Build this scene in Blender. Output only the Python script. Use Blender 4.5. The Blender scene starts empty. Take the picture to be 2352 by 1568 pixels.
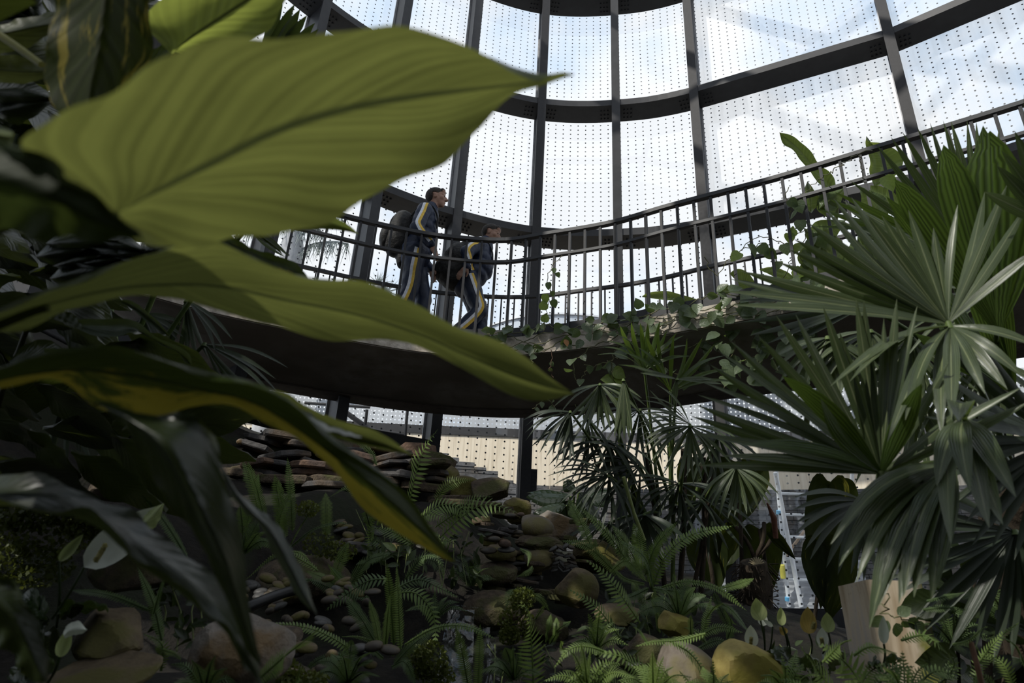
import bpy, bmesh, math, random
from mathutils import Vector, Matrix, noise
from math import sin, cos, pi, radians, atan2, hypot, sqrt
random.seed(7)
SC = bpy.context.scene
COL = SC.collection
W, H, F = 2352, 1568, 1600.0
PITCH, ROLL, CZ = radians(25.0), radians(3.25), 1.2

# ------------------------------------------------------------- camera
def ray(px, py):
    x, y = px - W / 2, -(py - H / 2)
    c, s = cos(ROLL), sin(ROLL)
    x, y = c * x - s * y, s * x + c * y
    cp, sp = cos(PITCH), sin(PITCH)
    return Vector((x, F * cp - y * sp, F * sp + y * cp)) / F

def P(px, py, d):                      # world point seen at a pixel, d metres along the view axis
    return Vector((0, 0, CZ)) + ray(px, py) * d

def PR(px, py, R):                     # ... at horizontal distance R
    r = ray(px, py)
    return Vector((0, 0, CZ)) + r * (R / hypot(r.x, r.y))

cam_data = bpy.data.cameras.new('camera')
cam = bpy.data.objects.new('camera', cam_data)
COL.objects.link(cam)
SC.camera = cam
right = (ray(W / 2 + 100, H / 2) - ray(W / 2, H / 2)).normalized()
fwd = ray(W / 2, H / 2).normalized()
up = right.cross(fwd)
M = Matrix((right, up, -fwd)).transposed().to_4x4()
M.translation = (0, 0, CZ)
cam.matrix_world = M
cam_data.sensor_fit = 'HORIZONTAL'
cam_data.sensor_width = 36.0
cam_data.lens = F / W * 36.0
cam_data.clip_start = 0.02
cam_data.clip_end = 300
cam_data.dof.use_dof = True
cam_data.dof.focus_distance = 6.6
cam_data.dof.aperture_fstop = 3.6

# ------------------------------------------------------------- sky, sun, exposure
SC.view_settings.view_transform = 'Standard'
SC.view_settings.look = 'None'
SC.view_settings.exposure = EXPOSURE = 0.0
SC.view_settings.gamma = 1.0
SC.view_settings.use_curve_mapping = False
SC.cycles.max_bounces = 8
SC.cycles.diffuse_bounces = 3
SC.cycles.glossy_bounces = 3
SC.cycles.transmission_bounces = 5
SC.cycles.transparent_max_bounces = 12
SC.cycles.caustics_reflective = False
SC.cycles.caustics_refractive = False
SC.cycles.sample_clamp_indirect = 4.0
try:
    SC.cycles.use_denoising = True
except Exception:
    pass

world = bpy.data.worlds.new('sky')
SC.world = world
world.use_nodes = True
wn = world.node_tree
wn.nodes.clear()
def wnode(t, **k):
    n = wn.nodes.new(t)
    for a, b in k.items(): setattr(n, a, b)
    return n
w_out = wnode('ShaderNodeOutputWorld'); w_bg = wnode('ShaderNodeBackground')
w_tc = wnode('ShaderNodeTexCoord'); w_map = wnode('ShaderNodeMapping')
w_map.inputs['Scale'].default_value = (1.0, 1.0, 1.7)
w_map.inputs['Location'].default_value = (0.35, 0.1, 0.0)
w_n = wnode('ShaderNodeTexNoise'); w_n.inputs['Scale'].default_value = 2.6
w_n.inputs['Detail'].default_value = 7; w_n.inputs['Roughness'].default_value = 0.55
w_r = wnode('ShaderNodeValToRGB')
w_r.color_ramp.elements[0].position = 0.36; w_r.color_ramp.elements[0].color = (0.55, 0.74, 0.98, 1)
w_r.color_ramp.elements[1].position = 0.53; w_r.color_ramp.elements[1].color = (0.95, 0.97, 1.0, 1)
wn.links.new(w_tc.outputs['Generated'], w_map.inputs['Vector'])
wn.links.new(w_map.outputs['Vector'], w_n.inputs['Vector'])
wn.links.new(w_n.outputs['Fac'], w_r.inputs['Fac'])
wn.links.new(w_r.outputs['Color'], w_bg.inputs['Color'])
w_bg.inputs['Strength'].default_value = 1.1
wn.links.new(w_bg.outputs['Background'], w_out.inputs['Surface'])

SUN_DIR = Vector((-0.58, -0.50, 0.60)).normalized()     # towards the sun
sun_d = bpy.data.lights.new('sun', 'SUN'); sun_d.energy = 4.2; sun_d.angle = radians(0.6)
sun_d.color = (1.0, 0.95, 0.86)
sun = bpy.data.objects.new('sun', sun_d); COL.objects.link(sun)
sun.rotation_euler = SUN_DIR.to_track_quat('Z', 'Y').to_euler()
sun.location = SUN_DIR * 30

# ------------------------------------------------------------- materials
MATS = {}
def mat(name):
    m = bpy.data.materials.new(name); m.use_nodes = True
    nt = m.node_tree; nt.nodes.clear()
    MATS[name] = m
    return m, nt
class NB:                              # small node builder
    def __init__(s, nt): s.nt = nt
    def n(s, t, ins=None, **k):
        n = s.nt.nodes.new(t)
        for a, b in k.items(): setattr(n, a, b)
        for a, b in (ins or {}).items():
            if isinstance(b, bpy.types.NodeSocket): s.nt.links.new(b, n.inputs[a])
            else: n.inputs[a].default_value = b
        return n
    def math(s, op, a, b=None, c=None):
        n = s.nt.nodes.new('ShaderNodeMath'); n.operation = op
        for i, v in enumerate((a, b, c)):
            if v is None: continue
            if isinstance(v, bpy.types.NodeSocket): s.nt.links.new(v, n.inputs[i])
            else: n.inputs[i].default_value = v
        return n.outputs[0]
    def mix(s, f, a, b):
        n = s.nt.nodes.new('ShaderNodeMix'); n.data_type = 'RGBA'
        for i, v in ((0, f), (6, a), (7, b)):
            if isinstance(v, bpy.types.NodeSocket): s.nt.links.new(v, n.inputs[i])
            elif i == 0: n.inputs[0].default_value = v
            else: n.inputs[i].default_value = (*v[:3], 1)
        return n.outputs[2]
    def out(s, sh):
        o = s.nt.nodes.new('ShaderNodeOutputMaterial'); s.nt.links.new(sh, o.inputs['Surface'])
    def ramp(s, f, stops):
        n = s.nt.nodes.new('ShaderNodeValToRGB'); e = n.color_ramp.elements
        while len(e) < len(stops): e.new(0.5)
        for i, (p, c) in enumerate(stops): e[i].position = p; e[i].color = (*c[:3], 1)
        s.nt.links.new(f, n.inputs[0]); return n.outputs[0]

def noise_mat(name, c1, c2, scale=8, rough=0.7, bump=0.3, detail=6, lo=0.35, hi=0.65, spec=0.3, c3=None, s3=2.0, metallic=0.0, stretch=None, coat=0):
    m, nt = mat(name); b = NB(nt)
    tc = b.n('ShaderNodeTexCoord').outputs['Object']
    if stretch:
        tc = b.n('ShaderNodeMapping', {'Vector': tc, 'Scale': stretch}).outputs[0]
    nz = b.n('ShaderNodeTexNoise', {'Vector': tc, 'Scale': scale, 'Detail': detail, 'Roughness': 0.6})
    col = b.ramp(nz.outputs['Fac'], [(lo, c1), (hi, c2)])
    if c3:
        n3 = b.n('ShaderNodeTexNoise', {'Vector': tc, 'Scale': s3, 'Detail': 4})
        f3 = b.ramp(n3.outputs['Fac'], [(0.48, (0, 0, 0)), (0.6, (1, 1, 1))])
        col = b.mix(f3, col, c3)
    bp = b.n('ShaderNodeBump', {'Height': nz.outputs['Fac'], 'Strength': bump, 'Distance': 0.03})
    p = b.n('ShaderNodeBsdfPrincipled', {'Base Color': col, 'Roughness': rough, 'Normal': bp.outputs[0], 'Specular IOR Level': spec, 'Metallic': metallic, 'Coat Weight': coat})
    b.out(p.outputs[0]); return m

def leaf_mat(name, c1, c2, tcol, tfac=0.4, rough=0.4, spec=0.4, vfreq=0.0, vk=5.0, patch=None, pthr=(0.56, 0.66), pscale=(2.0, 7.0), mid=None, midw=.012, sine=.1, vdepth=0.35, hue_var=0.25, along=0.0, side=0.0):
    """thin leaf: gloss and diffuse on top, translucent through; uv.x along, uv.y across (0.5 = midrib)"""
    m, nt = mat(name); b = NB(nt)
    uv = b.n('ShaderNodeTexCoord').outputs['UV']
    sep = b.n('ShaderNodeSeparateXYZ', {'Vector': uv})
    u, v = sep.outputs[0], sep.outputs[1]
    ob = b.n('ShaderNodeTexCoord').outputs['Object']
    nz = b.n('ShaderNodeTexNoise', {'Vector': ob, 'Scale': 6.0, 'Detail': 4})
    rnd = b.n('ShaderNodeObjectInfo').outputs['Random']
    f = b.math('ADD', b.math('MULTIPLY', nz.outputs['Fac'], 0.7), b.math('MULTIPLY', rnd, hue_var))
    col = b.ramp(f, [(0.3, c1), (0.65, c2)])
    tc = b.mix(f, tuple(x * 0.75 for x in tcol), tcol)
    a = b.math('ABSOLUTE', b.math('SUBTRACT', v, 0.5))
    bump = None
    if vfreq or along:
        if vfreq:
            ph = b.math('SUBTRACT', b.math('MULTIPLY', u, vfreq), b.math('MULTIPLY', b.math('POWER', a, 0.8), vk))
        else:
            ph = b.math('MULTIPLY', a, along)
        wob = b.n('ShaderNodeTexNoise', {'Vector': b.n('ShaderNodeCombineXYZ', {'X': ph, 'Y': 0.0, 'Z': rnd}).outputs[0], 'Scale': 1.7, 'Detail': 2})
        st = b.math('MULTIPLY_ADD', b.math('SINE', b.math('MULTIPLY', ph, 2 * pi)), sine, wob.outputs['Fac'])
        fa = b.ramp(st, [(0.25, (1 - vdepth,) * 3), (0.8, (1 + vdepth * 0.6,) * 3)])
        col = b.n('ShaderNodeMix', {0: 1.0, 6: col, 7: fa}, data_type='RGBA', blend_type='MULTIPLY').outputs[2]
        tc = b.n('ShaderNodeMix', {0: 1.0, 6: tc, 7: fa}, data_type='RGBA', blend_type='MULTIPLY').outputs[2]
        bump = b.n('ShaderNodeBump', {'Height': st, 'Strength': 0.25, 'Distance': 0.01}).outputs[0]
    if patch:
        cmb = b.n('ShaderNodeCombineXYZ', {'X': b.math('MULTIPLY', u, pscale[0]), 'Y': b.math('MULTIPLY', v, pscale[1]), 'Z': b.math('MULTIPLY', rnd, 9.0)})
        pn = b.n('ShaderNodeTexNoise', {'Vector': cmb.outputs[0], 'Scale': 1.6, 'Detail': 5, 'Roughness': 0.65})
        edge = b.math('ADD', pn.outputs['Fac'], b.math('MULTIPLY', b.math('SUBTRACT', v, .5), side) if side else b.math('MULTIPLY', a, 0.22))
        pf = b.ramp(edge, [(pthr[0], (0, 0, 0)), (pthr[1], (1, 1, 1))])
        col = b.mix(pf, col, patch); tc = b.mix(pf, tc, tuple(min(1, x * 1.5) for x in patch))
    if mid:
        mf = b.ramp(a, [(midw, (1, 1, 1)), (midw * 2.5, (0, 0, 0))])
        col = b.mix(mf, col, mid); tc = b.mix(mf, tc, tuple(x * 0.5 for x in mid))
    ins = {'Base Color': col, 'Roughness': rough, 'Specular IOR Level': spec}
    if bump: ins['Normal'] = bump
    p = b.n('ShaderNodeBsdfPrincipled', ins)
    t = b.n('ShaderNodeBsdfTranslucent', {'Color': tc})
    mx = b.n('ShaderNodeMixShader', {0: tfac, 1: p.outputs[0], 2: t.outputs[0]})
    b.out(mx.outputs[0]); return m

# ------------------------------------------------------------- mesh and object helpers
class MB:
    def __init__(s): s.v = []; s.f = []; s.uv = []; s.mi = []
    def add(s, verts, faces, uvs=None, mi=0):
        o = len(s.v); s.v += [tuple(v) for v in verts]
        for f in faces:
            s.f.append(tuple(i + o for i in f)); s.mi.append(mi)
            s.uv.append([uvs[i] for i in f] if uvs else [(0, 0)] * len(f))
    def box(s, c, ax, half, mi=0):      # centre, 3 unit axes, half sizes
        c = Vector(c); X, Y, Z = [Vector(a) * h for a, h in zip(ax, half)]
        vs = [c + X * i + Y * j + Z * k for k in (-1, 1) for j in (-1, 1) for i in (-1, 1)]
        s.add(vs, [(0, 2, 3, 1), (4, 5, 7, 6), (0, 1, 5, 4), (2, 6, 7, 3), (0, 4, 6, 2), (1, 3, 7, 5)], mi=mi)
    def grid(s, rows, uvs=None, mi=0, closed=False):
        n, m = len(rows), len(rows[0]); vs = [p for r in rows for p in r]
        fs = []
        for i in range(n - 1):
            for j in range(m if closed else m - 1):
                k = (j + 1) % m
                fs.append((i * m + j, i * m + k, (i + 1) * m + k, (i + 1) * m + j))
        if uvs is None: uvs = [(i / max(1, n - 1), j / max(1, m - 1)) for i in range(n) for j in range(m)]
        s.add(vs, fs, uvs, mi)
    def tube(s, pts, r, n=6, cap=True, mi=0):
        pts = [Vector(p) for p in pts]; rows = []
        rr = r if hasattr(r, '__len__') else [r] * len(pts)
        ref = None
        for i, p in enumerate(pts):
            t = (pts[min(i + 1, len(pts) - 1)] - pts[max(i - 1, 0)])
            if t.length < 1e-9: t = Vector((0, 0, 1))
            t.normalize()
            if ref is None:
                ref = Vector((0, 0, 1)) if abs(t.z) < 0.9 else Vector((1, 0, 0))
            x = t.cross(ref).normalized(); y = x.cross(t).normalized(); ref = y
            rows.append([p + (x * cos(2 * pi * k / n) + y * sin(2 * pi * k / n)) * rr[i] for k in range(n)])
        s.grid(rows, closed=True, mi=mi)
        if cap:
            s.add(rows[0], [tuple(range(n))[::-1]], mi=mi); s.add(rows[-1], [tuple(range(n))], mi=mi)
    def mesh(s, name, mats, smooth=True):
        me = bpy.data.meshes.new(name)
        me.from_pydata(s.v, [], s.f)
        if not isinstance(mats, (list, tuple)): mats = [mats]
        for m in mats: me.materials.append(m)
        uvl = me.uv_layers.new(name='UVMap')
        flat = [c for f in s.uv for uv in f for c in uv]
        uvl.data.foreach_set('uv', flat)
        if len(mats) > 1: me.polygons.foreach_set('material_index', s.mi)
        me.polygons.foreach_set('use_smooth', [smooth] * len(s.f))
        me.update(); return me

def link(name, data, parent=None, mw=None, **props):
    o = bpy.data.objects.new(name, data); COL.objects.link(o)
    if parent is not None:
        o.parent = parent
        o.matrix_parent_inverse = WM(parent).inverted()
    if mw is not None: o.matrix_basis = mw
    for k, v in props.items(): o[k] = v
    return o
_wm = {}
def WM(o):
    return _wm.get(o.name, Matrix.Identity(4))
def obj(name, mb, m, parent=None, smooth=True, **props):
    return link(name, mb.mesh(name, m, smooth), parent, **props)
def thing(name, label, cat, loc=(0, 0, 0), group=None, kind=None):
    o = bpy.data.objects.new(name, None); COL.objects.link(o)
    o.empty_display_size = 0.1
    o.location = loc; _wm[o.name] = Matrix.Translation(loc)
    o['label'] = label; o['category'] = cat
    if group: o['group'] = group
    if kind: o['kind'] = kind
    return o
def tag(o, label, cat, group=None):
    o['label'] = label; o['category'] = cat
    if group: o['group'] = group
    return o
def struct(name, mb, m, smooth=False):
    o = obj(name, mb, m, None, smooth); o['kind'] = 'structure'; return o
def struct_empty(name, loc=(0, 0, 0)):
    o = bpy.data.objects.new(name, None); COL.objects.link(o); o.location = loc
    _wm[o.name] = Matrix.Translation(loc); o['kind'] = 'structure'; return o

def catmull(pts, n):
    """n points, evenly spaced by arc length along a Catmull-Rom curve through pts (tuples of any size)"""
    pts = [Vector(p) for p in pts]
    if len(pts) == 2: return [pts[0].lerp(pts[1], i / (n - 1)) for i in range(n)]
    q = [pts[0] * 2 - pts[1]] + pts + [pts[-1] * 2 - pts[-2]]
    dense = []
    for i in range(1, len(q) - 2):
        p0, p1, p2, p3 = q[i - 1:i + 3]
        for k in range(12):
            t = k / 12
            dense.append(0.5 * ((2 * p1) + (p2 - p0) * t + (2 * p0 - 5 * p1 + 4 * p2 - p3) * t * t + (3 * p1 - p0 - 3 * p2 + p3) * t ** 3))
    dense.append(pts[-1])
    L = [0]
    for a, b_ in zip(dense, dense[1:]): L.append(L[-1] + (b_ - a).length)
    out = []; j = 0
    for i in range(n):
        s = L[-1] * i / (n - 1)
        while j < len(L) - 2 and L[j + 1] < s: j += 1
        d = L[j + 1] - L[j]
        out.append(dense[j].lerp(dense[j + 1], 0 if d == 0 else min(1, (s - L[j]) / d)))
    return out
Z = Vector((0, 0, 1))
# =============================================================== materials of the building
STEEL = noise_mat('charcoal_painted_steel', (0.026, 0.027, 0.03), (0.036, 0.037, 0.041), 6, 0.5, 0.02, spec=0.3)
STEEL_L = noise_mat('grey_painted_steel', (0.030, 0.030, 0.032), (0.036, 0.036, 0.039), 25, 0.55, 0.02, spec=0.2)
SEALANT = noise_mat('pale_glazing_strip', (0.33, 0.34, 0.36), (0.48, 0.49, 0.52), 20, 0.5, 0.03)
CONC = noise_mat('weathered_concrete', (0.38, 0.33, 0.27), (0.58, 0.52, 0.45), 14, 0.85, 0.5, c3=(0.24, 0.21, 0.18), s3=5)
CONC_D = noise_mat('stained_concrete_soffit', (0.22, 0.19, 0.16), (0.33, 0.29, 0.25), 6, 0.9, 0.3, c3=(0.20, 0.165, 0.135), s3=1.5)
SOIL = noise_mat('dark_wet_soil', (0.006, 0.005, 0.004), (0.016, 0.013, 0.009), 12, 0.9, 0.8, c3=(0.011, 0.014, 0.005), s3=3)

def glass_mat(name, dk):
    m, nt = mat(name); b = NB(nt)
    uv = b.n('ShaderNodeTexCoord').outputs['UV']          # metres
    sep = b.n('ShaderNodeSeparateXYZ', {'Vector': uv}); u, v = sep.outputs[0], sep.outputs[1]
    def cell(x, step):
        f = b.math('FRACT', b.math('DIVIDE', x, step))
        return b.math('MULTIPLY', b.math('SUBTRACT', f, 0.5), step)
    du, dv = cell(u, 0.112), cell(v, 0.082)
    r2 = b.math('ADD', b.math('MULTIPLY', du, du), b.math('MULTIPLY', dv, dv))
    dot = b.math('LESS_THAN', r2, 0.0108 ** 2)
    ob = b.n('ShaderNodeTexCoord').outputs['Object']
    sm = b.n('ShaderNodeMapping', {'Vector': ob, 'Scale': (5, 5, 0.7)}).outputs[0]
    nz = b.n('ShaderNodeTexNoise', {'Vector': sm, 'Scale': 1.5, 'Detail': 5})
    dirt = b.math('MULTIPLY_ADD', nz.outputs['Fac'], dk, 0.0)
    tr = b.n('ShaderNodeBsdfTransparent', {'Color': (0.95, 0.965, 0.97, 1)})
    df = b.n('ShaderNodeBsdfDiffuse', {'Color': (0.8, 0.8, 0.82, 1)})
    a = b.n('ShaderNodeMixShader', {0: dirt, 1: tr.outputs[0], 2: df.outputs[0]})
    gl = b.n('ShaderNodeBsdfGlossy', {'Color': (1, 1, 1, 1), 'Roughness': 0.02})
    lw = b.n('ShaderNodeLayerWeight', {'Blend': .5}).outputs['Facing']
    fr = b.math('MULTIPLY_ADD', b.math('POWER', lw, 5.0), .9, .05)
    g = b.n('ShaderNodeMixShader', {0: fr, 1: a.outputs[0], 2: gl.outputs[0]})
    dd = b.n('ShaderNodeBsdfDiffuse', {'Color': (0.17, 0.18, 0.19, 1)})
    e = b.n('ShaderNodeMixShader', {0: dot, 1: g.outputs[0], 2: dd.outputs[0]})
    b.out(e.outputs[0]); return m
GLASS = glass_mat('dotted_glass', .075)
GLASS_D = glass_mat('dusty_dotted_glass', .5)

# plan of the curved glass wall (its mullions), metres, camera above (0, 0)
PLAN = [(-3.3, -4.2), (-3.75, -2.9), (-4.05, -1.6), (-4.2, -0.3), (-4.3, 1.0), (-4.3, 2.25), (-4.2, 3.5), (-3.85, 4.65), (-3.5, 5.65),
        (-2.86, 6.52), (-1.95, 7.29), (-0.93, 7.83), (0.2, 8.14), (1.38, 8.08), (2.53, 7.72),
        (4.75, 6.56), (6.5, 5.15), (7.6, 3.3), (8.0, 1.2), (7.8, -0.9), (7.0, -2.8), (6.0, -4.2)]
H1, H2, H3 = CZ + 9.76, CZ + 7.49, CZ + 5.23       # undersides of the three ring beams
HT = CZ + 12.2
curve = []                                         # finely sampled plan
SUB = 8
ext = [PLAN[0]] + PLAN + [PLAN[-1]]
for i in range(1, len(ext) - 2):
    p0, p1, p2, p3 = [Vector(p) for p in ext[i - 1:i + 3]]
    for k in range(SUB):
        t = k / SUB
        q = 0.5 * ((2 * p1) + (p2 - p0) * t + (2 * p0 - 5 * p1 + 4 * p2 - p3) * t * t + (3 * p1 - p0 - 3 * p2 + p3) * t ** 3)
        if (i - 1) >= 14: q = p1.lerp(p2, t)       # the right-hand bays are straight
        curve.append(q)
curve.append(Vector(PLAN[-1]))
CEN = Vector((1.6, 1.6))
def inward(i):
    a, b_ = curve[max(0, i - 1)], curve[min(len(curve) - 1, i + 1)]
    t = (b_ - a).normalized(); n = Vector((t.y, -t.x))
    if n.dot(CEN - curve[i]) < 0: n = -n
    return n
glass_wall = struct_empty('wall_front', (0.9, 7.8, CZ + 0.5))
NB_ = len(PLAN) - 1
GROUND_B = {10: CZ + 1.0, 11: CZ + 0.9}
for bay in range(NB_):
    i0, i1 = bay * SUB, (bay + 1) * SUB
    levels = [CZ + 0.66, H3, H2, H1, HT]
    for lv in range(4):
        z0, z1 = levels[lv], levels[lv + 1]
        mb = MB(); rows = []; uvs = []
        s = 0.0
        for i in range(i0, i1 + 1):
            if i > i0: s += (curve[i] - curve[i - 1]).length
            for zz in (z0, z1):
                uvs.append((s, zz))
            p = curve[i]
            rows.append([(p.x, p.y, z0), (p.x, p.y, z1)])
        mb.grid(rows, uvs)
        obj('pane', mb, GLASS_D if bay >= 14 and lv else GLASS, glass_wall)
    # ring beam pieces between mullions: flat plates running inwards from the glass
    for h in (H1, H2, H3):
        mb = MB()
        rows = []
        for i in range(i0, i1 + 1):
            p, n = curve[i], inward(i)
            a, c = p + n * 0.02, p + n * 0.37
            rows.append([(a.x, a.y, h), (c.x, c.y, h), (c.x, c.y, h + 0.105), (a.x, a.y, h + 0.105)])
        mb.grid(rows, closed=True)
        mb.add(rows[0], [(0, 1, 2, 3)]); mb.add(rows[-1], [(3, 2, 1, 0)])
        obj('ring_beam', mb, STEEL, glass_wall, smooth=False)
        bb = MB()                                     # bolts under the beam ends
        for e in (i0, i1):
            sg = 1 if e == i0 else -1
            t = (curve[min(e + 1, len(curve) - 1)] - curve[max(e - 1, 0)]).normalized()
            n = inward(e)
            for k in range(3):
                for q in range(3):
                    c = curve[e] + t * sg * (0.12 + 0.05 * k) + n * (0.10 + 0.08 * q)
                    bb.tube([(c.x, c.y, h - 0.014), (c.x, c.y, h + 0.002)], 0.013, 6)
        obj('bolt', bb, STEEL, glass_wall, smooth=False, kind='stuff')
for k in range(len(PLAN)):
    i = min(k * SUB, len(curve) - 1)
    p, n = curve[i], inward(i); t = Vector((n.y, -n.x))
    z0 = CZ + 0.5
    mb = MB(); c = p + n * 0.375
    ax = ((t.x, t.y, 0), (n.x, n.y, 0), (0, 0, 1))
    zc, hz = (z0 + HT) / 2, (HT - z0) / 2
    mb.box((c.x, c.y, zc), ax, (0.060, 0.014, hz))            # inner flange
    c2 = p + n * 0.20
    mb.box((c2.x, c2.y, zc), ax, (0.03, 0.17, hz))           # web
    m = obj('mullion', mb, STEEL_L if k >= 14 or k == 12 else STEEL, glass_wall, smooth=False)
    gb = MB(); c3 = p + n * 0.012
    gb.box((c3.x, c3.y, zc), ax, (0.055, 0.010, hz))
    obj('glazing_strip', gb, SEALANT, glass_wall, smooth=False)

# sill under the lowest panes, and the deep sill beams on the left
mb = MB(); rows = []
for i in range(9 * SUB, len(curve)):
    p, n = curve[i], inward(i); a, c = p - n * 0.05, p + n * 0.3
    rows.append([(a.x, a.y, CZ - 0.2), (c.x, c.y, CZ - 0.2), (c.x, c.y, CZ + 0.66), (a.x, a.y, CZ + 0.66)])
mb.grid(rows, closed=True); obj('sill', mb, STEEL, glass_wall, smooth=False)
mb = MB(); rows = []
for i in range(0, 11 * SUB + 1):
    p, n = curve[i], inward(i); a, c = p + n * 0.015, p + n * 0.34
    h0, h1 = CZ + 2.08, CZ + 2.235
    rows.append([(a.x, a.y, h0), (c.x, c.y, h0), (c.x, c.y, h1), (a.x, a.y, h1)])
mb.grid(rows, closed=True); obj('sill_beam', mb, STEEL, glass_wall, smooth=False)
mb = MB()                                             # conduit on the sill beam
pts = []
for i in range(5 * SUB, 11 * SUB + 1):
    p = curve[i] + inward(i) * 0.40; pts.append((p.x, p.y, CZ + 2.05))
mb.tube(pts, 0.02, 8); obj('conduit', mb, STEEL_L, glass_wall)
# electric lock box on the mullion beside the rocks
lk = P(1208, 1112, 7.9)
mb = MB(); mb.box(lk, ((1, 0, 0), (0, 1, 0), (0, 0, 1)), (0.035, 0.05, 0.17))
mb.box(lk + Vector((0.085, -0.01, 0)), ((1, 0, 0), (0, 1, 0), (0, 0, 1)), (0.035, 0.05, 0.165))
for r in range(8):
    for c in range(3):
        mb.box(lk + Vector((0.065 + c * 0.02, -0.062, -0.14 + r * 0.04)), ((1, 0, 0), (0, 1, 0), (0, 0, 1)), (0.006, 0.003, 0.012))
lb = obj('lock_box', mb, STEEL, glass_wall, smooth=False)

# ground; unseen back wall and rear roof added to cut the light
GP = [(0, 0, -1.2), (-1, .6, -1.0), (1, .6, -1.0), (-1.5, 2, -.75), (0, 2.2, -.75), (1.2, 2.2, -.65), (2.4, 2.4, -.4), (-2.2, 2.8, -.3),
      (-.3, 3.5, -.35), (1.0, 3.3, -.25), (2.2, 3.3, -.1), (-1.2, 3.6, -.1), (-.6, 4.4, .0), (.2, 4.6, .15), (1.2, 4.8, .42), (-2.4, 4.6, .9),
      (-1.3, 5.2, 1.1), (-.5, 5.4, 1.1), (.1, 5.4, .75), (.9, 5.6, .8), (-2.6, 6.0, 1.75), (-1.6, 6.4, 1.95), (-.7, 6.6, 1.85), (-.2, 6.4, 1.3), (.4, 6.4, .9),
      (-1.2, 7.6, 2.1), (0, 8.2, 1.0), (1.4, 8, .4), (2.5, 7.5, .3), (4.5, 6.3, .3), (3.5, 4.5, .1), (5, 3, 0), (3, 1, -.6), (5, -1, -.8),
      (0, -3, -1.2), (-3, 0, -.6), (-4, 3, .6), (-3.8, 5, 1.8), (-2.6, -3, -1), (7, 3, 0), (7, -3, -.8), (-3, 7.5, 2.2)]
def ground(x, y):
    a = b_ = 0
    for gx, gy, gh in GP:
        w = 1 / ((x - gx) ** 2 + (y - gy) ** 2 + 0.02) ** 1.6
        a += w * gh; b_ += w
    return CZ + a / b_ + 0.06 * noise.noise((x * 2.3, y * 2.3, 0)) + 0.03 * noise.noise((x * 6, y * 6, 3))
mb = MB(); N = 90
rows = [[Vector((-4.6 + 12.8 * j / N, -4.6 + 12.9 * i / N, 0)) for j in range(N + 1)] for i in range(N + 1)]
rows = [[(p.x, p.y, ground(p.x, p.y)) for p in r] for r in rows]
mb.grid(rows); struct('floor', mb, SOIL, True)

WALLM = noise_mat('dark_shade_stone', (0.02, 0.018, 0.015), (0.05, 0.045, 0.04), 5, 0.9, 0.5)
mb = MB(); mb.box((1.4, -4.6, CZ + 2.0), ((1, 0, 0), (0, 1, 0), (0, 0, 1)), (5.4, 0.15, 3.4)); struct('added_back_wall', mb, WALLM)  # unseen wall behind the camera, added to darken the garden
mb = MB(); mb.box((1.5, -2.2, CZ + 12.6), ((1, 0, 0), (0, 1, 0), (0, 0, 1)), (6.0, 2.3, 0.12)); struct('unseen_ceiling', mb, WALLM)  # unseen solid slab, added and sized to block overhead sky light

# =============================================================== raised walkway
NEAR = [(-4.2, 4.3), (-3.3, 4.95), (-2.6, 5.38), (-1.82, 5.68), (-1.26, 5.87), (-.76, 5.98), (-.15, 5.99), (.3, 5.83), (.9, 5.58), (1.38, 5.27), (1.87, 4.98),
        (2.25, 4.75), (2.85, 4.34), (3.59, 3.83), (4.4, 3.2), (5.2, 2.4)]
NS = 120
nearc = catmull(NEAR, NS)
def nin(i):                                           # towards the glass
    t = (nearc[min(i + 1, NS - 1)] - nearc[max(i - 1, 0)]).normalized(); return Vector((-t.y, t.x))
DECK, RAILH = CZ + 2.88, CZ + 3.9
def off(i, d):
    p = nearc[i] + nin(i) * d; return p
WID = 1.16
walk = struct_empty('floor_walkway', (0, 6.2, CZ + 2.6))
walk['label'] = 'curved raised walkway with a pale weathered concrete edge and dark soffit'
mb = MB(); rows = []
for i in range(NS):
    a, c, d = off(i, -0.06), off(i, 0.0), off(i, WID + 0.1)
    rows.append([(a.x, a.y, CZ + 2.60), (a.x, a.y, DECK - 0.09), (d.x, d.y, DECK - 0.09), (d.x, d.y, CZ + 2.60)])
mb.grid(rows, closed=True, mi=0); obj('slab_edge', mb, CONC, walk, smooth=False)
mb = MB(); rows = []
for i in range(NS):
    a, d = off(i, -0.045), off(i, WID + 0.13)
    rows.append([(a.x, a.y, CZ + 2.592), (a.x, a.y, CZ + 2.61), (d.x, d.y, CZ + 2.61), (d.x, d.y, CZ + 2.49)])
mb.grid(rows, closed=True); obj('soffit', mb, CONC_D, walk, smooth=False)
mb = MB(); rows = []
for i in range(NS):
    a, d = off(i, WID - 0.05), off(i, WID + 0.2)
    rows.append([(a.x, a.y, CZ + 2.49), (a.x, a.y, CZ + 2.57), (d.x, d.y, CZ + 2.57), (d.x, d.y, CZ + 2.49)])
mb.grid(rows, closed=True); obj('edge_beam', mb, noise_mat('rusty_edge_beam', (.07, .052, .042), (.11, .085, .068), 8, .8, .2), walk, smooth=False)
mb = MB(); rows = []
for i in range(NS):
    a, d = off(i, 0.02), off(i, WID)
    rows.append([(a.x, a.y, DECK - .08), (a.x, a.y, DECK), (d.x, d.y, DECK), (d.x, d.y, DECK - .08)])
mb.grid(rows, closed=True); obj('deck', mb, CONC_D, walk, smooth=False)

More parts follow.
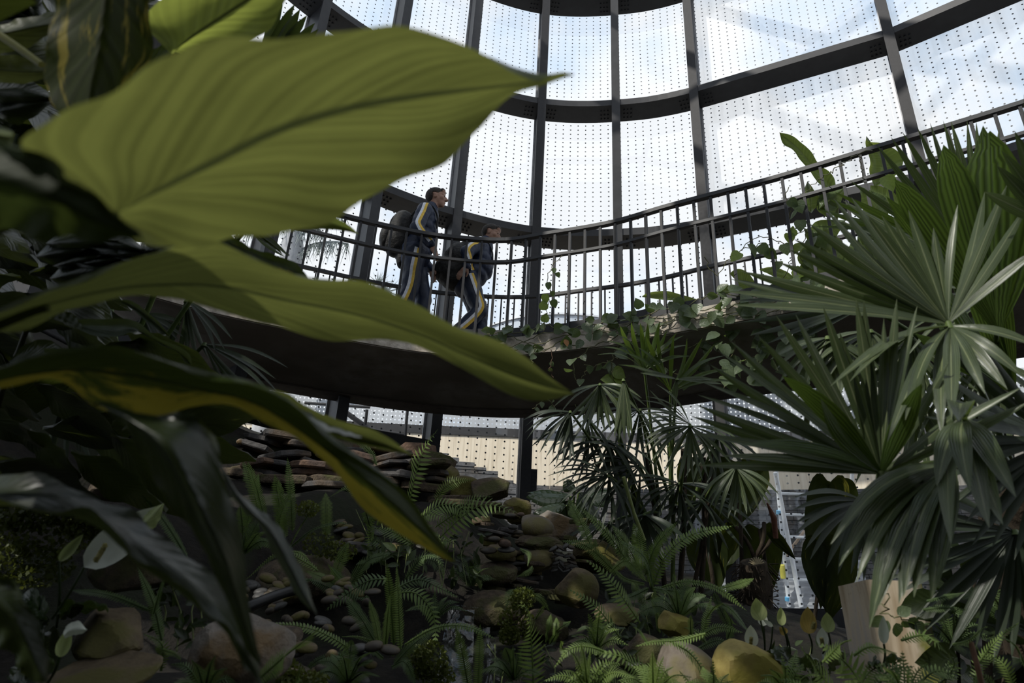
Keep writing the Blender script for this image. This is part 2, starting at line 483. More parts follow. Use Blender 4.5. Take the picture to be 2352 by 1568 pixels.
def railing(name, label, offs, r_top, r_mid, bal_r, z_bot, step, i_range, plates):
    c0 = off(60, offs)
    rl = thing(name, label, 'railing', (c0.x, c0.y, DECK))
    idx = range(*i_range)
    def flat(z, hw, hh, nm):
        mb = MB(); rows = []
        for i in idx:
            a, c = off(i, offs - hw), off(i, offs + hw)
            rows.append([(a.x, a.y, z - hh), (a.x, a.y, z + hh), (c.x, c.y, z + hh), (c.x, c.y, z - hh)])
        mb.grid(rows, closed=True); mb.add(rows[0], [(0, 1, 2, 3)]); mb.add(rows[-1], [(3, 2, 1, 0)])
        obj(nm, mb, STEEL, rl, smooth=False)
    flat(RAILH, r_top, 0.018, 'top_rail')
    if r_mid: flat(RAILH - 0.26, r_mid, 0.014, 'middle_rail')
    # balusters by arc length
    s = 0; nxt = step / 2; prev = None; posts = []
    for i in idx:
        p = off(i, offs)
        if prev is not None:
            d = (p - prev).length
            while s + d >= nxt:
                q = prev.lerp(p, (nxt - s) / d); posts.append((q, nin(i), i)); nxt += step
            s += d
        prev = p
    me = None
    for q, n, i in posts:
        t = Vector((n.y, -n.x)); hz = (RAILH - 0.02 - z_bot) / 2
        if me is None:
            mb = MB(); mb.box((0, 0, 0), ((1, 0, 0), (0, 1, 0), (0, 0, 1)), (bal_r * 0.75, bal_r, hz)); me = mb.mesh('baluster', STEEL_L, False)
        mw = Matrix(((t.x, n.x, 0, q.x), (t.y, n.y, 0, q.y), (0, 0, 1, z_bot + hz), (0, 0, 0, 1)))
        ob = bpy.data.objects.new('baluster', me); COL.objects.link(ob); ob.parent = rl
        ob.matrix_parent_inverse = WM(rl).inverted(); ob.matrix_basis = mw
    if plates:
        me = None
        for k, (q, n, i) in enumerate(posts[:-1]):
            q2 = posts[k + 1][0]; c = (q + q2) / 2 + n * 0.01; t = (q2 - q).normalized()
            if me is None:
                mb = MB(); mb.box((0, 0, 0), ((1, 0, 0), (0, 1, 0), (0, 0, 1)), (0.066, 0.006, 0.06)); me = mb.mesh('kick_plate', STEEL_L, False)
            zz = DECK - 0.05 + 0.012 * (k % 2)
            mw = Matrix(((t.x, -t.y, 0, c.x), (t.y, t.x, 0, c.y), (0, 0, 1, zz), (0, 0, 0, 1)))
            ob = bpy.data.objects.new('kick_plate', me); COL.objects.link(ob); ob.parent = rl
            ob.matrix_parent_inverse = WM(rl).inverted(); ob.matrix_basis = mw
    return rl
railing('railing', 'dark steel balustrade along the near edge of the walkway, in front of the two men', -0.03, 0.026, 0.02, 0.015, CZ + 2.74, 0.152, (14, 116), True)
railing('railing', 'thinner dark steel balustrade on the far side of the walkway, behind the two men', WID, 0.02, 0, 0.010, DECK - 0.02, 0.152, (14, 116), False)

# =============================================================== outside
CREAM = None
def cream():
    m, nt = mat('board_marked_cream_concrete'); b = NB(nt)
    ob = b.n('ShaderNodeTexCoord').outputs['Object']
    st = b.n('ShaderNodeMapping', {'Vector': ob, 'Scale': (9, 9, 0.5)}).outputs[0]
    n1 = b.n('ShaderNodeTexNoise', {'Vector': st, 'Scale': 2.5, 'Detail': 6})
    col = b.ramp(n1.outputs['Fac'], [(.3, (.52, .44, .33)), (.48, (.72, .63, .50)), (.7, (.78, .70, .57))])
    p = b.n('ShaderNodeBsdfPrincipled', {'Base Color': col, 'Roughness': .9}); b.out(p.outputs[0]); return m
CREAM = cream()
def perf():
    m, nt = mat('perforated_metal'); b = NB(nt)
    uv = b.n('ShaderNodeTexCoord').outputs['UV']
    sep = b.n('ShaderNodeSeparateXYZ', {'Vector': uv})
    def cell(x, step):
        return b.math('MULTIPLY', b.math('SUBTRACT', b.math('FRACT', b.math('DIVIDE', x, step)), .5), step)
    du, dv = cell(sep.outputs[0], .08), cell(sep.outputs[1], .08)
    hole = b.math('LESS_THAN', b.math('ADD', b.math('MULTIPLY', du, du), b.math('MULTIPLY', dv, dv)), .0145 ** 2)
    p = b.n('ShaderNodeBsdfPrincipled', {'Base Color': (.42, .44, .47, 1), 'Roughness': .5, 'Metallic': .3})
    t = b.n('ShaderNodeBsdfTransparent')
    b.out(b.n('ShaderNodeMixShader', {0: hole, 1: p.outputs[0], 2: t.outputs[0]}).outputs[0]); return m
PERF = perf()
# curved cream retaining wall and its perforated fence, about 12 m off
RW = catmull([(-5.2, 12.4), (-2.6, 12.5), (0, 12.4), (2.6, 12.2), (5.2, 11.6), (7.6, 10.6), (9.6, 9.2)], 40)
wr = thing('retaining_wall', 'curved cream concrete retaining wall outside the glass', 'wall', (0, 12.6, CZ + 1), kind='structure')
mb = MB(); rows = []
hh = CZ + 3.83
for i, p in enumerate(RW): rows.append([(p.x, p.y, CZ - .5), (p.x, p.y, hh), (p.x, p.y + .3, hh), (p.x, p.y + .3, CZ - .5)])
mb.grid(rows, closed=True); obj('concrete_face', mb, CREAM, wr, smooth=False)
mb = MB(); rows = []
for i, p in enumerate(RW): rows.append([(p.x, p.y - .03, hh), (p.x, p.y - .03, hh + .16), (p.x, p.y + .33, hh + .16), (p.x, p.y + .33, hh)])
mb.grid(rows, closed=True); obj('coping', mb, STEEL_L, wr, smooth=False)
s = 0
for i in range(len(RW) - 1):
    p, q = RW[i], RW[i + 1]; L = (q - p).length
    mb = MB(); g = (q - p) * .006
    a, c = p + g, q - g
    mb.grid([[(a.x, a.y + .1, hh + .16), (a.x, a.y + .1, hh + 1.0)], [(c.x, c.y + .1, hh + .16), (c.x, c.y + .1, hh + 1.0)]],
            [(s, 0), (s, .84), (s + L, 0), (s + L, .84)])
    obj('perforated_panel', mb, PERF, wr, smooth=False); s += L
# dry slate wall outside, nearer, with individual courses
SLATE_O = noise_mat('outdoor_slate', (.05, .051, .055), (.14, .14, .145), 9, .8, .5, c3=(.10, .09, .08), s3=4)
sw = thing('slate_wall', 'long grey dry-laid slate wall outside below the cream wall', 'wall', (1, 10.5, CZ), kind='structure')
SWC = catmull([(-2.2, 10.9), (0, 10.95), (2.4, 10.75), (5, 10.1), (7.6, 9.0)], 160)
def swtop(i):
    x = SWC[i].x
    return CZ + (2.62 if x > .4 else 2.62 + (0.4 - x) * .33)
mb = MB(); rows = []
for p, i in zip(SWC, range(160)): rows.append([(p.x, p.y + .06, CZ - .5), (p.x, p.y + .06, swtop(i) - .05), (p.x, p.y + .5, swtop(i) - .05), (p.x, p.y + .5, CZ - .5)])
mb.grid(rows, closed=True); obj('wall_core', mb, noise_mat('slate_joints', (.03, .03, .033), (.06, .06, .065), 9, .9, .4), sw, smooth=False)
rr = random.Random(3)
stones_mb = MB(); nst = 0
zc = CZ + .4
while zc < CZ + 3.4:
    hgt = rr.uniform(.035, .08); i = 2 + rr.randrange(3)
    while i < 154:
        n = rr.randrange(3, 9); j = min(i + n, 157)
        top = min(swtop(i), swtop(j))
        if zc + hgt < top + .02:
            a, c = SWC[i], SWC[j]; o = rr.uniform(-.035, .03)
            t = (c - a).normalized(); nn = Vector((t.y, -t.x)); mid_ = (a + c) / 2 + nn * o * .5
            L = (c - a).length / 2 - .003
            if zc > CZ + 1.9 and -.4 < a.x < 3.2 and nst < 260:
                mb = MB(); mb.box((mid_.x, mid_.y, zc + hgt / 2), ((t.x, t.y, 0), (nn.x, nn.y, 0), (0, 0, 1)), (L, .06, hgt / 2 - .0025))
                obj('stone', mb, SLATE_O, sw, smooth=False); nst += 1
            else:
                stones_mb.box((mid_.x, mid_.y, zc + hgt / 2), ((t.x, t.y, 0), (nn.x, nn.y, 0), (0, 0, 1)), (L, .06, hgt / 2 - .0025))
        i = j
    zc += hgt + .002
obj('stones', stones_mb, SLATE_O, sw, smooth=False, kind='stuff')
# outside ground
mb = MB(); mb.grid([[(-30, 8.6, CZ - .3), (30, 8.6, CZ - .3)], [(-30, 60, CZ - .3), (30, 60, CZ - .3)]])
mb.grid([[(8.4, -6, CZ - .3), (30, -6, CZ - .3)], [(8.4, 8.6, CZ - .3), (30, 8.6, CZ - .3)]])
struct('ground', mb, noise_mat('outdoor_paving', (.2, .19, .18), (.3, .29, .27), 4, .9, .2))
# pale grey rotunda roof beyond the walkway
bc = P(1340, 760, 22)
bd = thing('rotunda', 'low pale grey curved building roof seen through the glass behind the railing', 'building', (bc.x, bc.y + 4, CZ))
def drum(cx, cy, r, z0, z1, n=48):
    mb = MB(); rows = []
    for k in range(n + 1):
        a = 2 * pi * k / n; rows.append([(cx + r * cos(a), cy + r * sin(a), z0), (cx + r * cos(a), cy + r * sin(a), z1)])
    mb.grid(rows); mb.add([r_[1] for r_ in rows[:-1]], [tuple(range(n))]); return mb
topz = P(1250, 712, 22).z
obj('drum_wall', drum(bc.x - .3, bc.y + 3.5, 3.6, CZ - .32, topz - .05), noise_mat('pale_grey_cladding', (.30, .34, .40), (.42, .46, .52), 2, .6, .02, stretch=(8, 8, .4)), bd)
obj('roof_edge', drum(bc.x - .3, bc.y + 3.5, 3.68, topz - .06, topz), noise_mat('light_roof_edge', (.5, .52, .55), (.6, .62, .65), 3, .6, .02), bd)
mb = MB(); lw = P(1500, 745, 22)
for k in range(7):
    mb.box((lw.x, lw.y + 2, lw.z - .1 - k * .12), ((1, 0, 0), (0, 1, 0), (0, 0, 1)), (1.9, .06, .045))
obj('louvre', mb, noise_mat('louvre_grey', (.45, .47, .5), (.55, .57, .6), 3, .6, .02), bd, smooth=False)
# scaffold tower outside on the right
SCAF = noise_mat('galvanised_tube', (.75, .77, .8), (.88, .9, .92), 12, .4, .05)
YEL = noise_mat('yellow_tag', (.55, .5, .08), (.65, .6, .12), 9, .6, .05); BLU = noise_mat('blue_tape', (.1, .35, .6), (.15, .45, .7), 9, .6, .05)
sb = P(1800, 1395, 9.3); sf = thing('scaffold_tower', 'white galvanised scaffold tower outside the glass on the right', 'scaffold', (sb.x, sb.y, sb.z))
def sct(a, b_, d, r, nm, m=SCAF):
    mb = MB(); mb.tube([P(a[0], a[1], d), P(b_[0], b_[1], d)], r, 8); obj(nm, mb, m, sf)
sct((1783, 1080), (1812, 1392), 9.3, .026, 'upright')
sct((1781, 1085), (1840, 1392), 9.25, .03, 'brace')
sct((1958, 1080), (1935, 1392), 9.3, .026, 'upright')
sct((1800, 1282), (1870, 1190), 9.35, .02, 'brace', noise_mat('rusty_tube', (.35, .2, .1), (.5, .4, .3), 8, .6, .1))
sct((1866, 1222), (1950, 1120), 9.4, .026, 'brace')
for y in (1133, 1181, 1232, 1282, 1330): sct((1783 + (y - 1080) * .09, y), (1960, y + 4), 9.3, .018, 'rung')
mb = MB(); mb.tube([P(1796, 1297, 9.26), P(1799, 1327, 9.26)], .034, 8); obj('yellow_tag', mb, YEL, sf)
for y in (1176, 1375): 
    mb = MB(); mb.tube([P(1788 + (y - 1176) * .1, y - 4, 9.28), P(1788 + (y - 1176) * .1, y + 4, 9.28)], .031, 8); obj('blue_tape', mb, BLU, sf)
# corrugated pale sheet standing low behind the scaffold
mb = MB(); rows = []
a, c = P(1600, 1395, 9.5), P(2000, 1400, 9.1); top = P(1700, 1268, 9.4).z
zz = a.z - .4
k = 0
while zz < top:
    rows.append([(a.x, a.y + .015 * (k % 2), zz), (c.x, c.y + .015 * (k % 2), zz)]); zz += .035; k += 1
mb.grid(rows); cs = obj('corrugated_sheet', mb, noise_mat('grey_corrugated', (.30, .31, .33), (.42, .43, .45), 5, .6, .05), None, smooth=False)
tag(cs, 'grey corrugated sheet standing outside behind the scaffold', 'sheet')
# stair rail and dark frame seen below the walkway on the left
sr = thing('stair_rail', 'black metal stair rail outside below the walkway on the left', 'railing', tuple(P(860, 1000, 9.2)))
for a, b_, r in (((768, 928), (885, 1012), .035), ((843, 940), (836, 1000), .022), ((936, 940), (930, 1010), .022), ((838, 985), (930, 997), .016), ((700, 925), (850, 935), .02)):
    mb = MB(); mb.tube([P(*a, 9.2), P(*b_, 9.2)], r, 6); obj('bar', mb, STEEL, sr)
for a in ((768, 928), (930, 1010)):
    q = P(*a, 9.2); mb = MB(); mb.tube([q, (q.x, q.y, CZ - .3)], .022, 6); obj('post', mb, STEEL, sr)
# =============================================================== large foreground leaves (ginger-like canes at the left)
GING = leaf_mat('ginger_leaf', (.030, .045, .008), (.055, .075, .013), (.165, .182, .045), .5, .42, .35, vfreq=15, vk=15, mid=(.075, .09, .03), vdepth=.34)
GING_Y = leaf_mat('ginger_leaf_yellowing', (.020, .034, .007), (.038, .056, .010), (.07, .095, .016), .42, .38, .4, vfreq=18, vk=11, patch=(.20, .165, .02), pthr=(.60, .67), pscale=(4.0, 4.0), side=.5, mid=(.03, .04, .012), vdepth=.25)
GING_B = leaf_mat('bright_ginger_leaf', (.05, .07, .012), (.09, .11, .02), (.36, .42, .08), .55, .42, .3, vfreq=14, vk=8, mid=(.10, .12, .03), vdepth=.25)
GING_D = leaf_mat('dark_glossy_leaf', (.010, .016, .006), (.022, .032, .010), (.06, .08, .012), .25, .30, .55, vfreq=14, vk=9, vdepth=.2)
TRUNKD = noise_mat('dark_cane', (.012, .014, .006), (.025, .03, .01), 12, .6, .1)
STEM = noise_mat('green_cane', (.05, .065, .015), (.10, .12, .03), 12, .45, .1)

def interp(v, t):
    if not hasattr(v, '__len__'): return v
    x = t * (len(v) - 1); i = min(int(x), len(v) - 2); return v[i] * (1 - (x - i)) + v[i + 1] * (x - i)
def blade(parent, name, upper, mid, lower, du, dm, dl, m, nu=34, nh=6, bulge=0.012, rib=0.0025, ribf=26, seed=0):
    U, Mi, L = catmull(upper, nu), catmull(mid, nu), catmull(lower, nu)
    mb = MB(); rows = []; uvs = []
    for i in range(nu):
        t = i / (nu - 1)
        pu = P(U[i].x, U[i].y, interp(du, t)); pm = P(Mi[i].x, Mi[i].y, interp(dm, t)); pl = P(L[i].x, L[i].y, interp(dl, t))
        row = []
        n = (pl - pu).cross(Vector((1, 0, 0)) if i == 0 else (pm - last)).normalized() if (pl - pu).length > 1e-6 else Z
        if n.dot(pm - Vector((0, 0, CZ))) < 0: n = -n
        last = pm.copy()
        if i == 0: last = pm - Vector((0.01, 0, 0))
        w = (pl - pu).length
        for j in range(-nh, nh + 1):
            a = abs(j) / nh
            e = pu if j < 0 else pl
            q = pm.lerp(e, a)
            q = q + n * (bulge * sin(pi * a) * min(1, w / .1) + rib * sin(ribf * (t * 1.0 - a * .35) * 2) * a * (1 - t * .6))
            q = q + n * (.006 * sin(t * 21 + j * .2 + seed) * a * a * min(1, w / .08))
            row.append(q); uvs.append((t, .5 + .5 * j / nh))
        rows.append(row)
    mb.grid(rows, uvs)
    return obj(name, mb, m, parent)

gp = thing('ginger_plant', 'tall ginger plant with huge backlit yellow-green leaves filling the left foreground', 'plant', tuple(P(-250, 1100, .9)))
def cane(parent, pts, r, m=STEM, nm='stem'):
    mb = MB(); c = catmull([tuple(P(*p)) for p in pts], 14)
    mb.tube(c, [r * (1 - .35 * i / 13) for i in range(14)], 8); return obj(nm, mb, m, parent)
cane(gp, [(-500, 2300, 1.0), (-330, 1500, .95), (-160, 900, .85), (-40, 560, .75), (0, 300, .7)], .018)
cane(gp, [(-40, 540, .72), (60, 500, .68), (160, 500, .64), (262, 492, .6)], .007)
cane(gp, [(-160, 900, .86), (-60, 780, .85), (50, 725, .84), (110, 705, .84)], .008)
cane(gp, [(-300, 1400, .9), (-120, 1020, .86), (-20, 880, .84)], .008)
# the biggest leaf
blade(gp, 'leaf', [(262, 492), (120, 430), (50, 345), (120, 275), (230, 205), (350, 150), (470, 108), (600, 84), (750, 68), (870, 66), (960, 76), (1040, 95), (1110, 120), (1180, 156), (1240, 182), (1285, 168), (1318, 171)],
      [(262, 492), (380, 432), (480, 381), (640, 300), (800, 250), (960, 222), (1120, 205), (1230, 190), (1290, 176), (1318, 171)],
      [(262, 492), (300, 545), (420, 560), (540, 556), (640, 540), (760, 496), (860, 452), (950, 412), (1020, 366), (1080, 304), (1150, 250), (1210, 215), (1262, 192), (1318, 171)],
      [.6, .50, .47, .5, .56, .64, .74], [.6, .6, .62, .66, .72, .74], [.6, .68, .74, .76, .76, .74], GING, nu=60, nh=9)
# its folded neighbour at the far left, in a duller green
blade(gp, 'leaf', [(-120, 300), (0, 318), (60, 345), (140, 400), (210, 450), (265, 492), (330, 548)], [(-120, 400), (0, 410), (80, 440), (160, 480), (230, 515), (330, 548)],
      [(-120, 520), (0, 530), (90, 545), (170, 552), (250, 552), (330, 548)], [.52, .5, .54], [.5, .5, .54], [.55, .55, .55], leaf_mat('dull_green_leaf', (.018, .026, .010), (.03, .042, .016), (.05, .07, .015), .4, .6, .2, vfreq=8, vk=6, vdepth=.15), bulge=.02)
# second leaf
blade(gp, 'leaf', [(-60, 760), (30, 715), (140, 660), (240, 612), (350, 585), (480, 562), (560, 577), (640, 610), (740, 640), (830, 655), (930, 690), (1040, 738), (1130, 773), (1200, 816), (1260, 866), (1320, 905)],
      [(-60, 760), (60, 715), (220, 674), (350, 658), (500, 660), (650, 690), (800, 720), (950, 765), (1080, 822), (1200, 870), (1320, 905)],
      [(-60, 760), (60, 745), (180, 714), (280, 690), (360, 676), (410, 674), (470, 697), (540, 722), (610, 752), (690, 772), (780, 781), (870, 769), (930, 782), (990, 815), (1070, 857), (1150, 896), (1240, 918), (1320, 905)],
      [.82, .78, .78, .82, .86, .92, .98], [.84, .84, .86, .9, .94, .98], [.86, .9, .94, .96, .98, .98], GING, nu=60, nh=8, seed=2)
# third leaf, yellowing along its lower edge
blade(gp, 'leaf', [(-60, 880), (0, 842), (70, 815), (200, 805), (330, 815), (450, 848), (560, 888), (640, 920), (720, 972), (800, 1030), (870, 1085), (930, 1140), (990, 1210), (1048, 1292)],
      [(-60, 890), (60, 862), (200, 852), (340, 870), (470, 898), (580, 925), (680, 985), (780, 1060), (880, 1140), (970, 1220), (1048, 1292)],
      [(-60, 905), (60, 885), (160, 885), (220, 925), (300, 958), (360, 968), (430, 945), (490, 930), (560, 936), (620, 962), (690, 1015), (750, 1075), (810, 1140), (880, 1195), (960, 1248), (1020, 1285), (1048, 1292)],
      [.82, .78, .76, .78, .84, .9, .95], [.83, .82, .82, .84, .88, .95], [.84, .86, .88, .9, .94, .95], GING_Y, nu=60, nh=8, seed=4)
# light far fold behind it
blade(gp, 'leaf', [(560, 890), (610, 893), (660, 903), (710, 935), (770, 962), (850, 985), (900, 1010), (948, 1046)], [(560, 896), (640, 925), (720, 965), (800, 995), (880, 1020), (948, 1046)],
      [(560, 905), (640, 950), (720, 990), (800, 1015), (870, 1030), (948, 1046)], 1.0, 1.02, 1.0, GING, nu=30, nh=4, seed=5)
blade(gp, 'leaf', [(560, 888), (610, 898), (680, 933), (760, 978), (830, 1002)], [(560, 893), (620, 910), (690, 950), (760, 985), (830, 1002)], [(560, 900), (620, 922), (690, 962), (760, 992), (830, 1002)], .9, .89, .88,
      leaf_mat('sheened_leaf_edge', (.16, .18, .17), (.24, .26, .24), (.1, .12, .05), .2, .3, .5), nu=24, nh=3, bulge=.006)  # pale grey strip, the sheen along the fold painted as colour
# drooping dark leaf
blade(gp, 'leaf', [(215, 925), (330, 955), (440, 945), (482, 990), (502, 1060), (525, 1130), (548, 1200), (562, 1290), (572, 1390), (588, 1470), (603, 1532)],
      [(215, 925), (300, 965), (370, 1020), (420, 1100), (470, 1190), (510, 1280), (545, 1380), (575, 1470), (603, 1532)],
      [(215, 925), (260, 950), (305, 1000), (340, 1090), (395, 1150), (450, 1235), (500, 1330), (535, 1410), (565, 1490), (603, 1532)],
      [.74, .74, .76, .78, .8], [.72, .70, .70, .74, .8], [.76, .76, .76, .78, .8], GING_D, nu=50, nh=7, seed=7)
# long dark leaf reaching down to the bottom
blade(gp, 'leaf', [(-80, 1105), (0, 1097), (90, 1094), (170, 1112), (240, 1150), (300, 1182), (345, 1218), (400, 1240), (450, 1280), (500, 1345), (550, 1430), (590, 1500), (602, 1568)],
      [(-80, 1140), (40, 1130), (140, 1140), (240, 1190), (340, 1260), (430, 1330), (500, 1395), (550, 1460), (585, 1530), (602, 1568)],
      [(-80, 1170), (0, 1150), (120, 1168), (200, 1180), (280, 1230), (340, 1290), (400, 1345), (470, 1395), (530, 1430), (545, 1480), (555, 1535), (575, 1545), (602, 1568)],
      [.95, .92, .9, .88, .86], [.9, .86, .83, .82, .84], [.86, .82, .8, .8, .84], GING_D, nu=50, nh=6, seed=9)
# narrow leaf, its grey sheen put into the base colour
blade(gp, 'leaf', [(505, 1062), (545, 1130), (590, 1165), (625, 1190), (652, 1228), (672, 1262), (690, 1300), (708, 1350), (728, 1412)],
      [(505, 1062), (540, 1128), (580, 1180), (620, 1222), (650, 1270), (680, 1330), (728, 1412)],
      [(505, 1062), (530, 1130), (560, 1172), (598, 1208), (625, 1265), (650, 1310), (685, 1370), (728, 1412)],
      .95, .93, .95, leaf_mat('painted_sheen_leaf', (.07, .085, .07), (.11, .13, .105), (.08, .1, .03), .25, .33, .5, vfreq=8, vk=6, vdepth=.15), nu=36, nh=5, seed=11)
# bottom-left leaf corner
blade(gp, 'leaf', [(-60, 1290), (20, 1330), (60, 1380), (90, 1440), (112, 1500), (110, 1568)], [(-60, 1360), (10, 1400), (50, 1460), (80, 1520), (110, 1568)], [(-60, 1460), (0, 1480), (40, 1520), (60, 1560), (110, 1568)], .8, .78, .8, GING_D, seed=3)

g2 = thing('ginger_plant', 'second ginger plant with bright sunlit leaves at the top left edge, behind the huge leaf', 'plant', tuple(P(-300, 900, 1.4)))
cane(g2, [(-700, 1800, 1.6), (-450, 1000, 1.5), (-200, 300, 1.4), (-60, 30, 1.35)], .02)
cane(g2, [(-160, 20, 1.3), (-40, 60, 1.28), (20, 95, 1.25), (95, 148, 1.22)], .009, noise_mat('yellow_cane', (.16, .16, .03), (.24, .22, .05), 9, .5, .05))
cane(g2, [(560, -90, 1.35), (300, -300, 1.4), (0, -200, 1.5), (-200, 100, 1.5)], .012)
# bright leaf
blade(g2, 'leaf', [(395, 125), (335, 60), (352, 15), (420, -25), (520, -60), (640, -95), (760, -110)], [(395, 125), (440, 85), (500, 45), (560, 5), (640, -45), (760, -110)],
      [(395, 125), (470, 118), (560, 95), (620, 68), (650, 10), (690, -50), (760, -110)], 1.25, 1.28, 1.3, GING_B, nu=40, nh=7)
# dark leaf hanging in front, yellow blotches
blade(g2, 'leaf', [(250, -120), (150, -60), (115, 40), (112, 120), (95, 170), (118, 230), (150, 270), (210, 290)], [(250, -120), (245, -20), (235, 70), (222, 150), (208, 220), (210, 290)],
      [(250, -120), (330, -50), (345, 30), (350, 90), (338, 140), (300, 190), (260, 240), (210, 290)], 1.05, 1.0, 1.05,
      leaf_mat('blotched_leaf', (.012, .018, .005), (.024, .032, .008), (.07, .09, .012), .45, .6, .2, vfreq=10, vk=6, patch=(.22, .18, .03), pthr=(.62, .70), vdepth=.3), nu=44, nh=7, seed=1)
blade(g2, 'leaf', [(-120, 40), (0, 55), (60, 40), (125, 28), (160, 40)], [(-120, 70), (0, 75), (80, 62), (160, 50)], [(-120, 120), (0, 125), (60, 108), (120, 80), (160, 60)], 1.45, 1.4, 1.45, GING, nh=4)
blade(g2, 'leaf', [(-120, 110), (0, 125), (50, 130), (100, 145), (150, 155)], [(-120, 150), (0, 160), (80, 165), (150, 160)], [(-120, 190), (0, 192), (60, 190), (110, 180), (150, 165)], 1.45, 1.42, 1.45, GING, nh=4)
# leaf tips showing past the huge leaf
blade(g2, 'leaf', [(545, 500), (640, 490), (720, 488), (775, 503), (805, 520), (824, 538)], [(545, 512), (640, 508), (730, 508), (790, 522), (824, 538)], [(545, 520), (610, 522), (680, 527), (740, 526), (790, 530), (824, 538)], 1.5, 1.52, 1.5, GING_B, nh=4)
blade(g2, 'leaf', [(480, 520), (540, 548), (590, 573), (640, 588), (672, 598), (695, 622), (715, 645)], [(480, 540), (560, 575), (620, 600), (670, 622), (715, 645)], [(480, 570), (560, 600), (620, 625), (670, 640), (715, 645)], 1.5, 1.5, 1.48, GING_Y, nh=4)

g3 = thing('shade_plant', 'dark broad-leaved plant with a grey sheen painted on some leaves under the huge leaves at the left', 'plant', tuple(P(60, 1100, 2.0)))
cane(g3, [(-60, 1500, 2.2), (-20, 1000, 2.3), (60, 760, 2.1)], .012, TRUNKD)
SHN = leaf_mat('painted_sheen_dark_leaf', (.045, .06, .05), (.075, .09, .07), (.10, .13, .03), .25, .28, .5, vfreq=10, vk=7, vdepth=.12)  # lighter grey base colour carries the sheen
blade(g3, 'leaf', [(165, 742), (190, 732), (240, 733), (290, 732), (325, 745), (360, 775), (410, 795), (436, 815), (440, 838)], [(165, 745), (220, 750), (290, 752), (350, 778), (410, 810), (440, 838)],
      [(165, 748), (215, 770), (270, 772), (320, 760), (370, 792), (405, 806), (425, 832), (440, 838)], 1.9, 1.92, 1.9, SHN, nh=4)
blade(g3, 'leaf', [(255, 690), (300, 690), (340, 718), (370, 745), (392, 775)], [(255, 686), (300, 700), (345, 730), (392, 775)], [(255, 682), (310, 715), (345, 745), (392, 775)], 1.95, 1.97, 1.95, SHN, nh=3)
blade(g3, 'leaf', [(80, 730), (120, 712), (160, 718), (185, 740), (190, 758)], [(80, 727), (130, 722), (190, 758)], [(80, 724), (130, 735), (170, 752), (190, 758)], 1.6, 1.6, 1.6, GING_D, nh=3)
blade(g3, 'leaf', [(100, 800), (180, 800), (260, 803), (330, 812), (362, 838)], [(100, 810), (200, 815), (290, 820), (362, 838)], [(100, 830), (200, 832), (300, 835), (362, 838)], 1.8, 1.82, 1.8, SHN, nh=3)
rl = random.Random(11)
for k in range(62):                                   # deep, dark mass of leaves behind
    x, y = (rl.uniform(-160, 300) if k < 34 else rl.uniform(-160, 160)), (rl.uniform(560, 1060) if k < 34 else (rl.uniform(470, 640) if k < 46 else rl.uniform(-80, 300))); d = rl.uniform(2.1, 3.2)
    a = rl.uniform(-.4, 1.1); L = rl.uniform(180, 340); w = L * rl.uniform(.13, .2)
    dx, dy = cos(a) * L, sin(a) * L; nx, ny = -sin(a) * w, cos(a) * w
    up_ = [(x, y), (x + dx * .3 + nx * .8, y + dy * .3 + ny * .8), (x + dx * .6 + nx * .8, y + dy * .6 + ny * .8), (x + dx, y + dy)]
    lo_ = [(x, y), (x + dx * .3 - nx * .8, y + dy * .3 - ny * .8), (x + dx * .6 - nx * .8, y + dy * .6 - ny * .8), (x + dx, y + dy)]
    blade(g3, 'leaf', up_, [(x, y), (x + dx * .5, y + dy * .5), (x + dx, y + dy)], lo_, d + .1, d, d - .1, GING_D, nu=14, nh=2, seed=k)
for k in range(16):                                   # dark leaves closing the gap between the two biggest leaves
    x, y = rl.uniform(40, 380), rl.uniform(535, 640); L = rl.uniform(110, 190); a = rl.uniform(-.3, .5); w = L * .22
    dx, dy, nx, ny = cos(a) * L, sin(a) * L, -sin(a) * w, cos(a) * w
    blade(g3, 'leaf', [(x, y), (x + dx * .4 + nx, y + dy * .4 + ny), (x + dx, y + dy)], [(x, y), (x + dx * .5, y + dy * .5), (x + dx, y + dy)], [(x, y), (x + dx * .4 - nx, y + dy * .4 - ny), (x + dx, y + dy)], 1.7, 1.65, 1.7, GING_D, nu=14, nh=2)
blade(g2, 'leaf', [(230, 250), (280, 160), (350, 110), (430, 95)], [(230, 250), (320, 180), (430, 95)], [(230, 250), (340, 235), (420, 160), (430, 95)], 1.4, 1.4, 1.4, GING_Y, nu=20, nh=3)
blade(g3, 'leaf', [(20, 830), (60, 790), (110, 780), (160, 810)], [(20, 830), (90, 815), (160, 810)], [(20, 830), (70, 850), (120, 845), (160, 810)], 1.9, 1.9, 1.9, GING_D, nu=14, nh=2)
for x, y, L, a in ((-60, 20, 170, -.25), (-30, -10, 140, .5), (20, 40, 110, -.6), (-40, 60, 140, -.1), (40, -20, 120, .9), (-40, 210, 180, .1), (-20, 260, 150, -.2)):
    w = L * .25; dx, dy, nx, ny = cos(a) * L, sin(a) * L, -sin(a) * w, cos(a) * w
    blade(g2, 'leaf', [(x, y), (x + dx * .4 + nx, y + dy * .4 + ny), (x + dx, y + dy)], [(x, y), (x + dx * .5, y + dy * .5), (x + dx, y + dy)], [(x, y), (x + dx * .4 - nx, y + dy * .4 - ny), (x + dx, y + dy)], 1.75, 1.7, 1.75, GING_D, nu=14, nh=2)
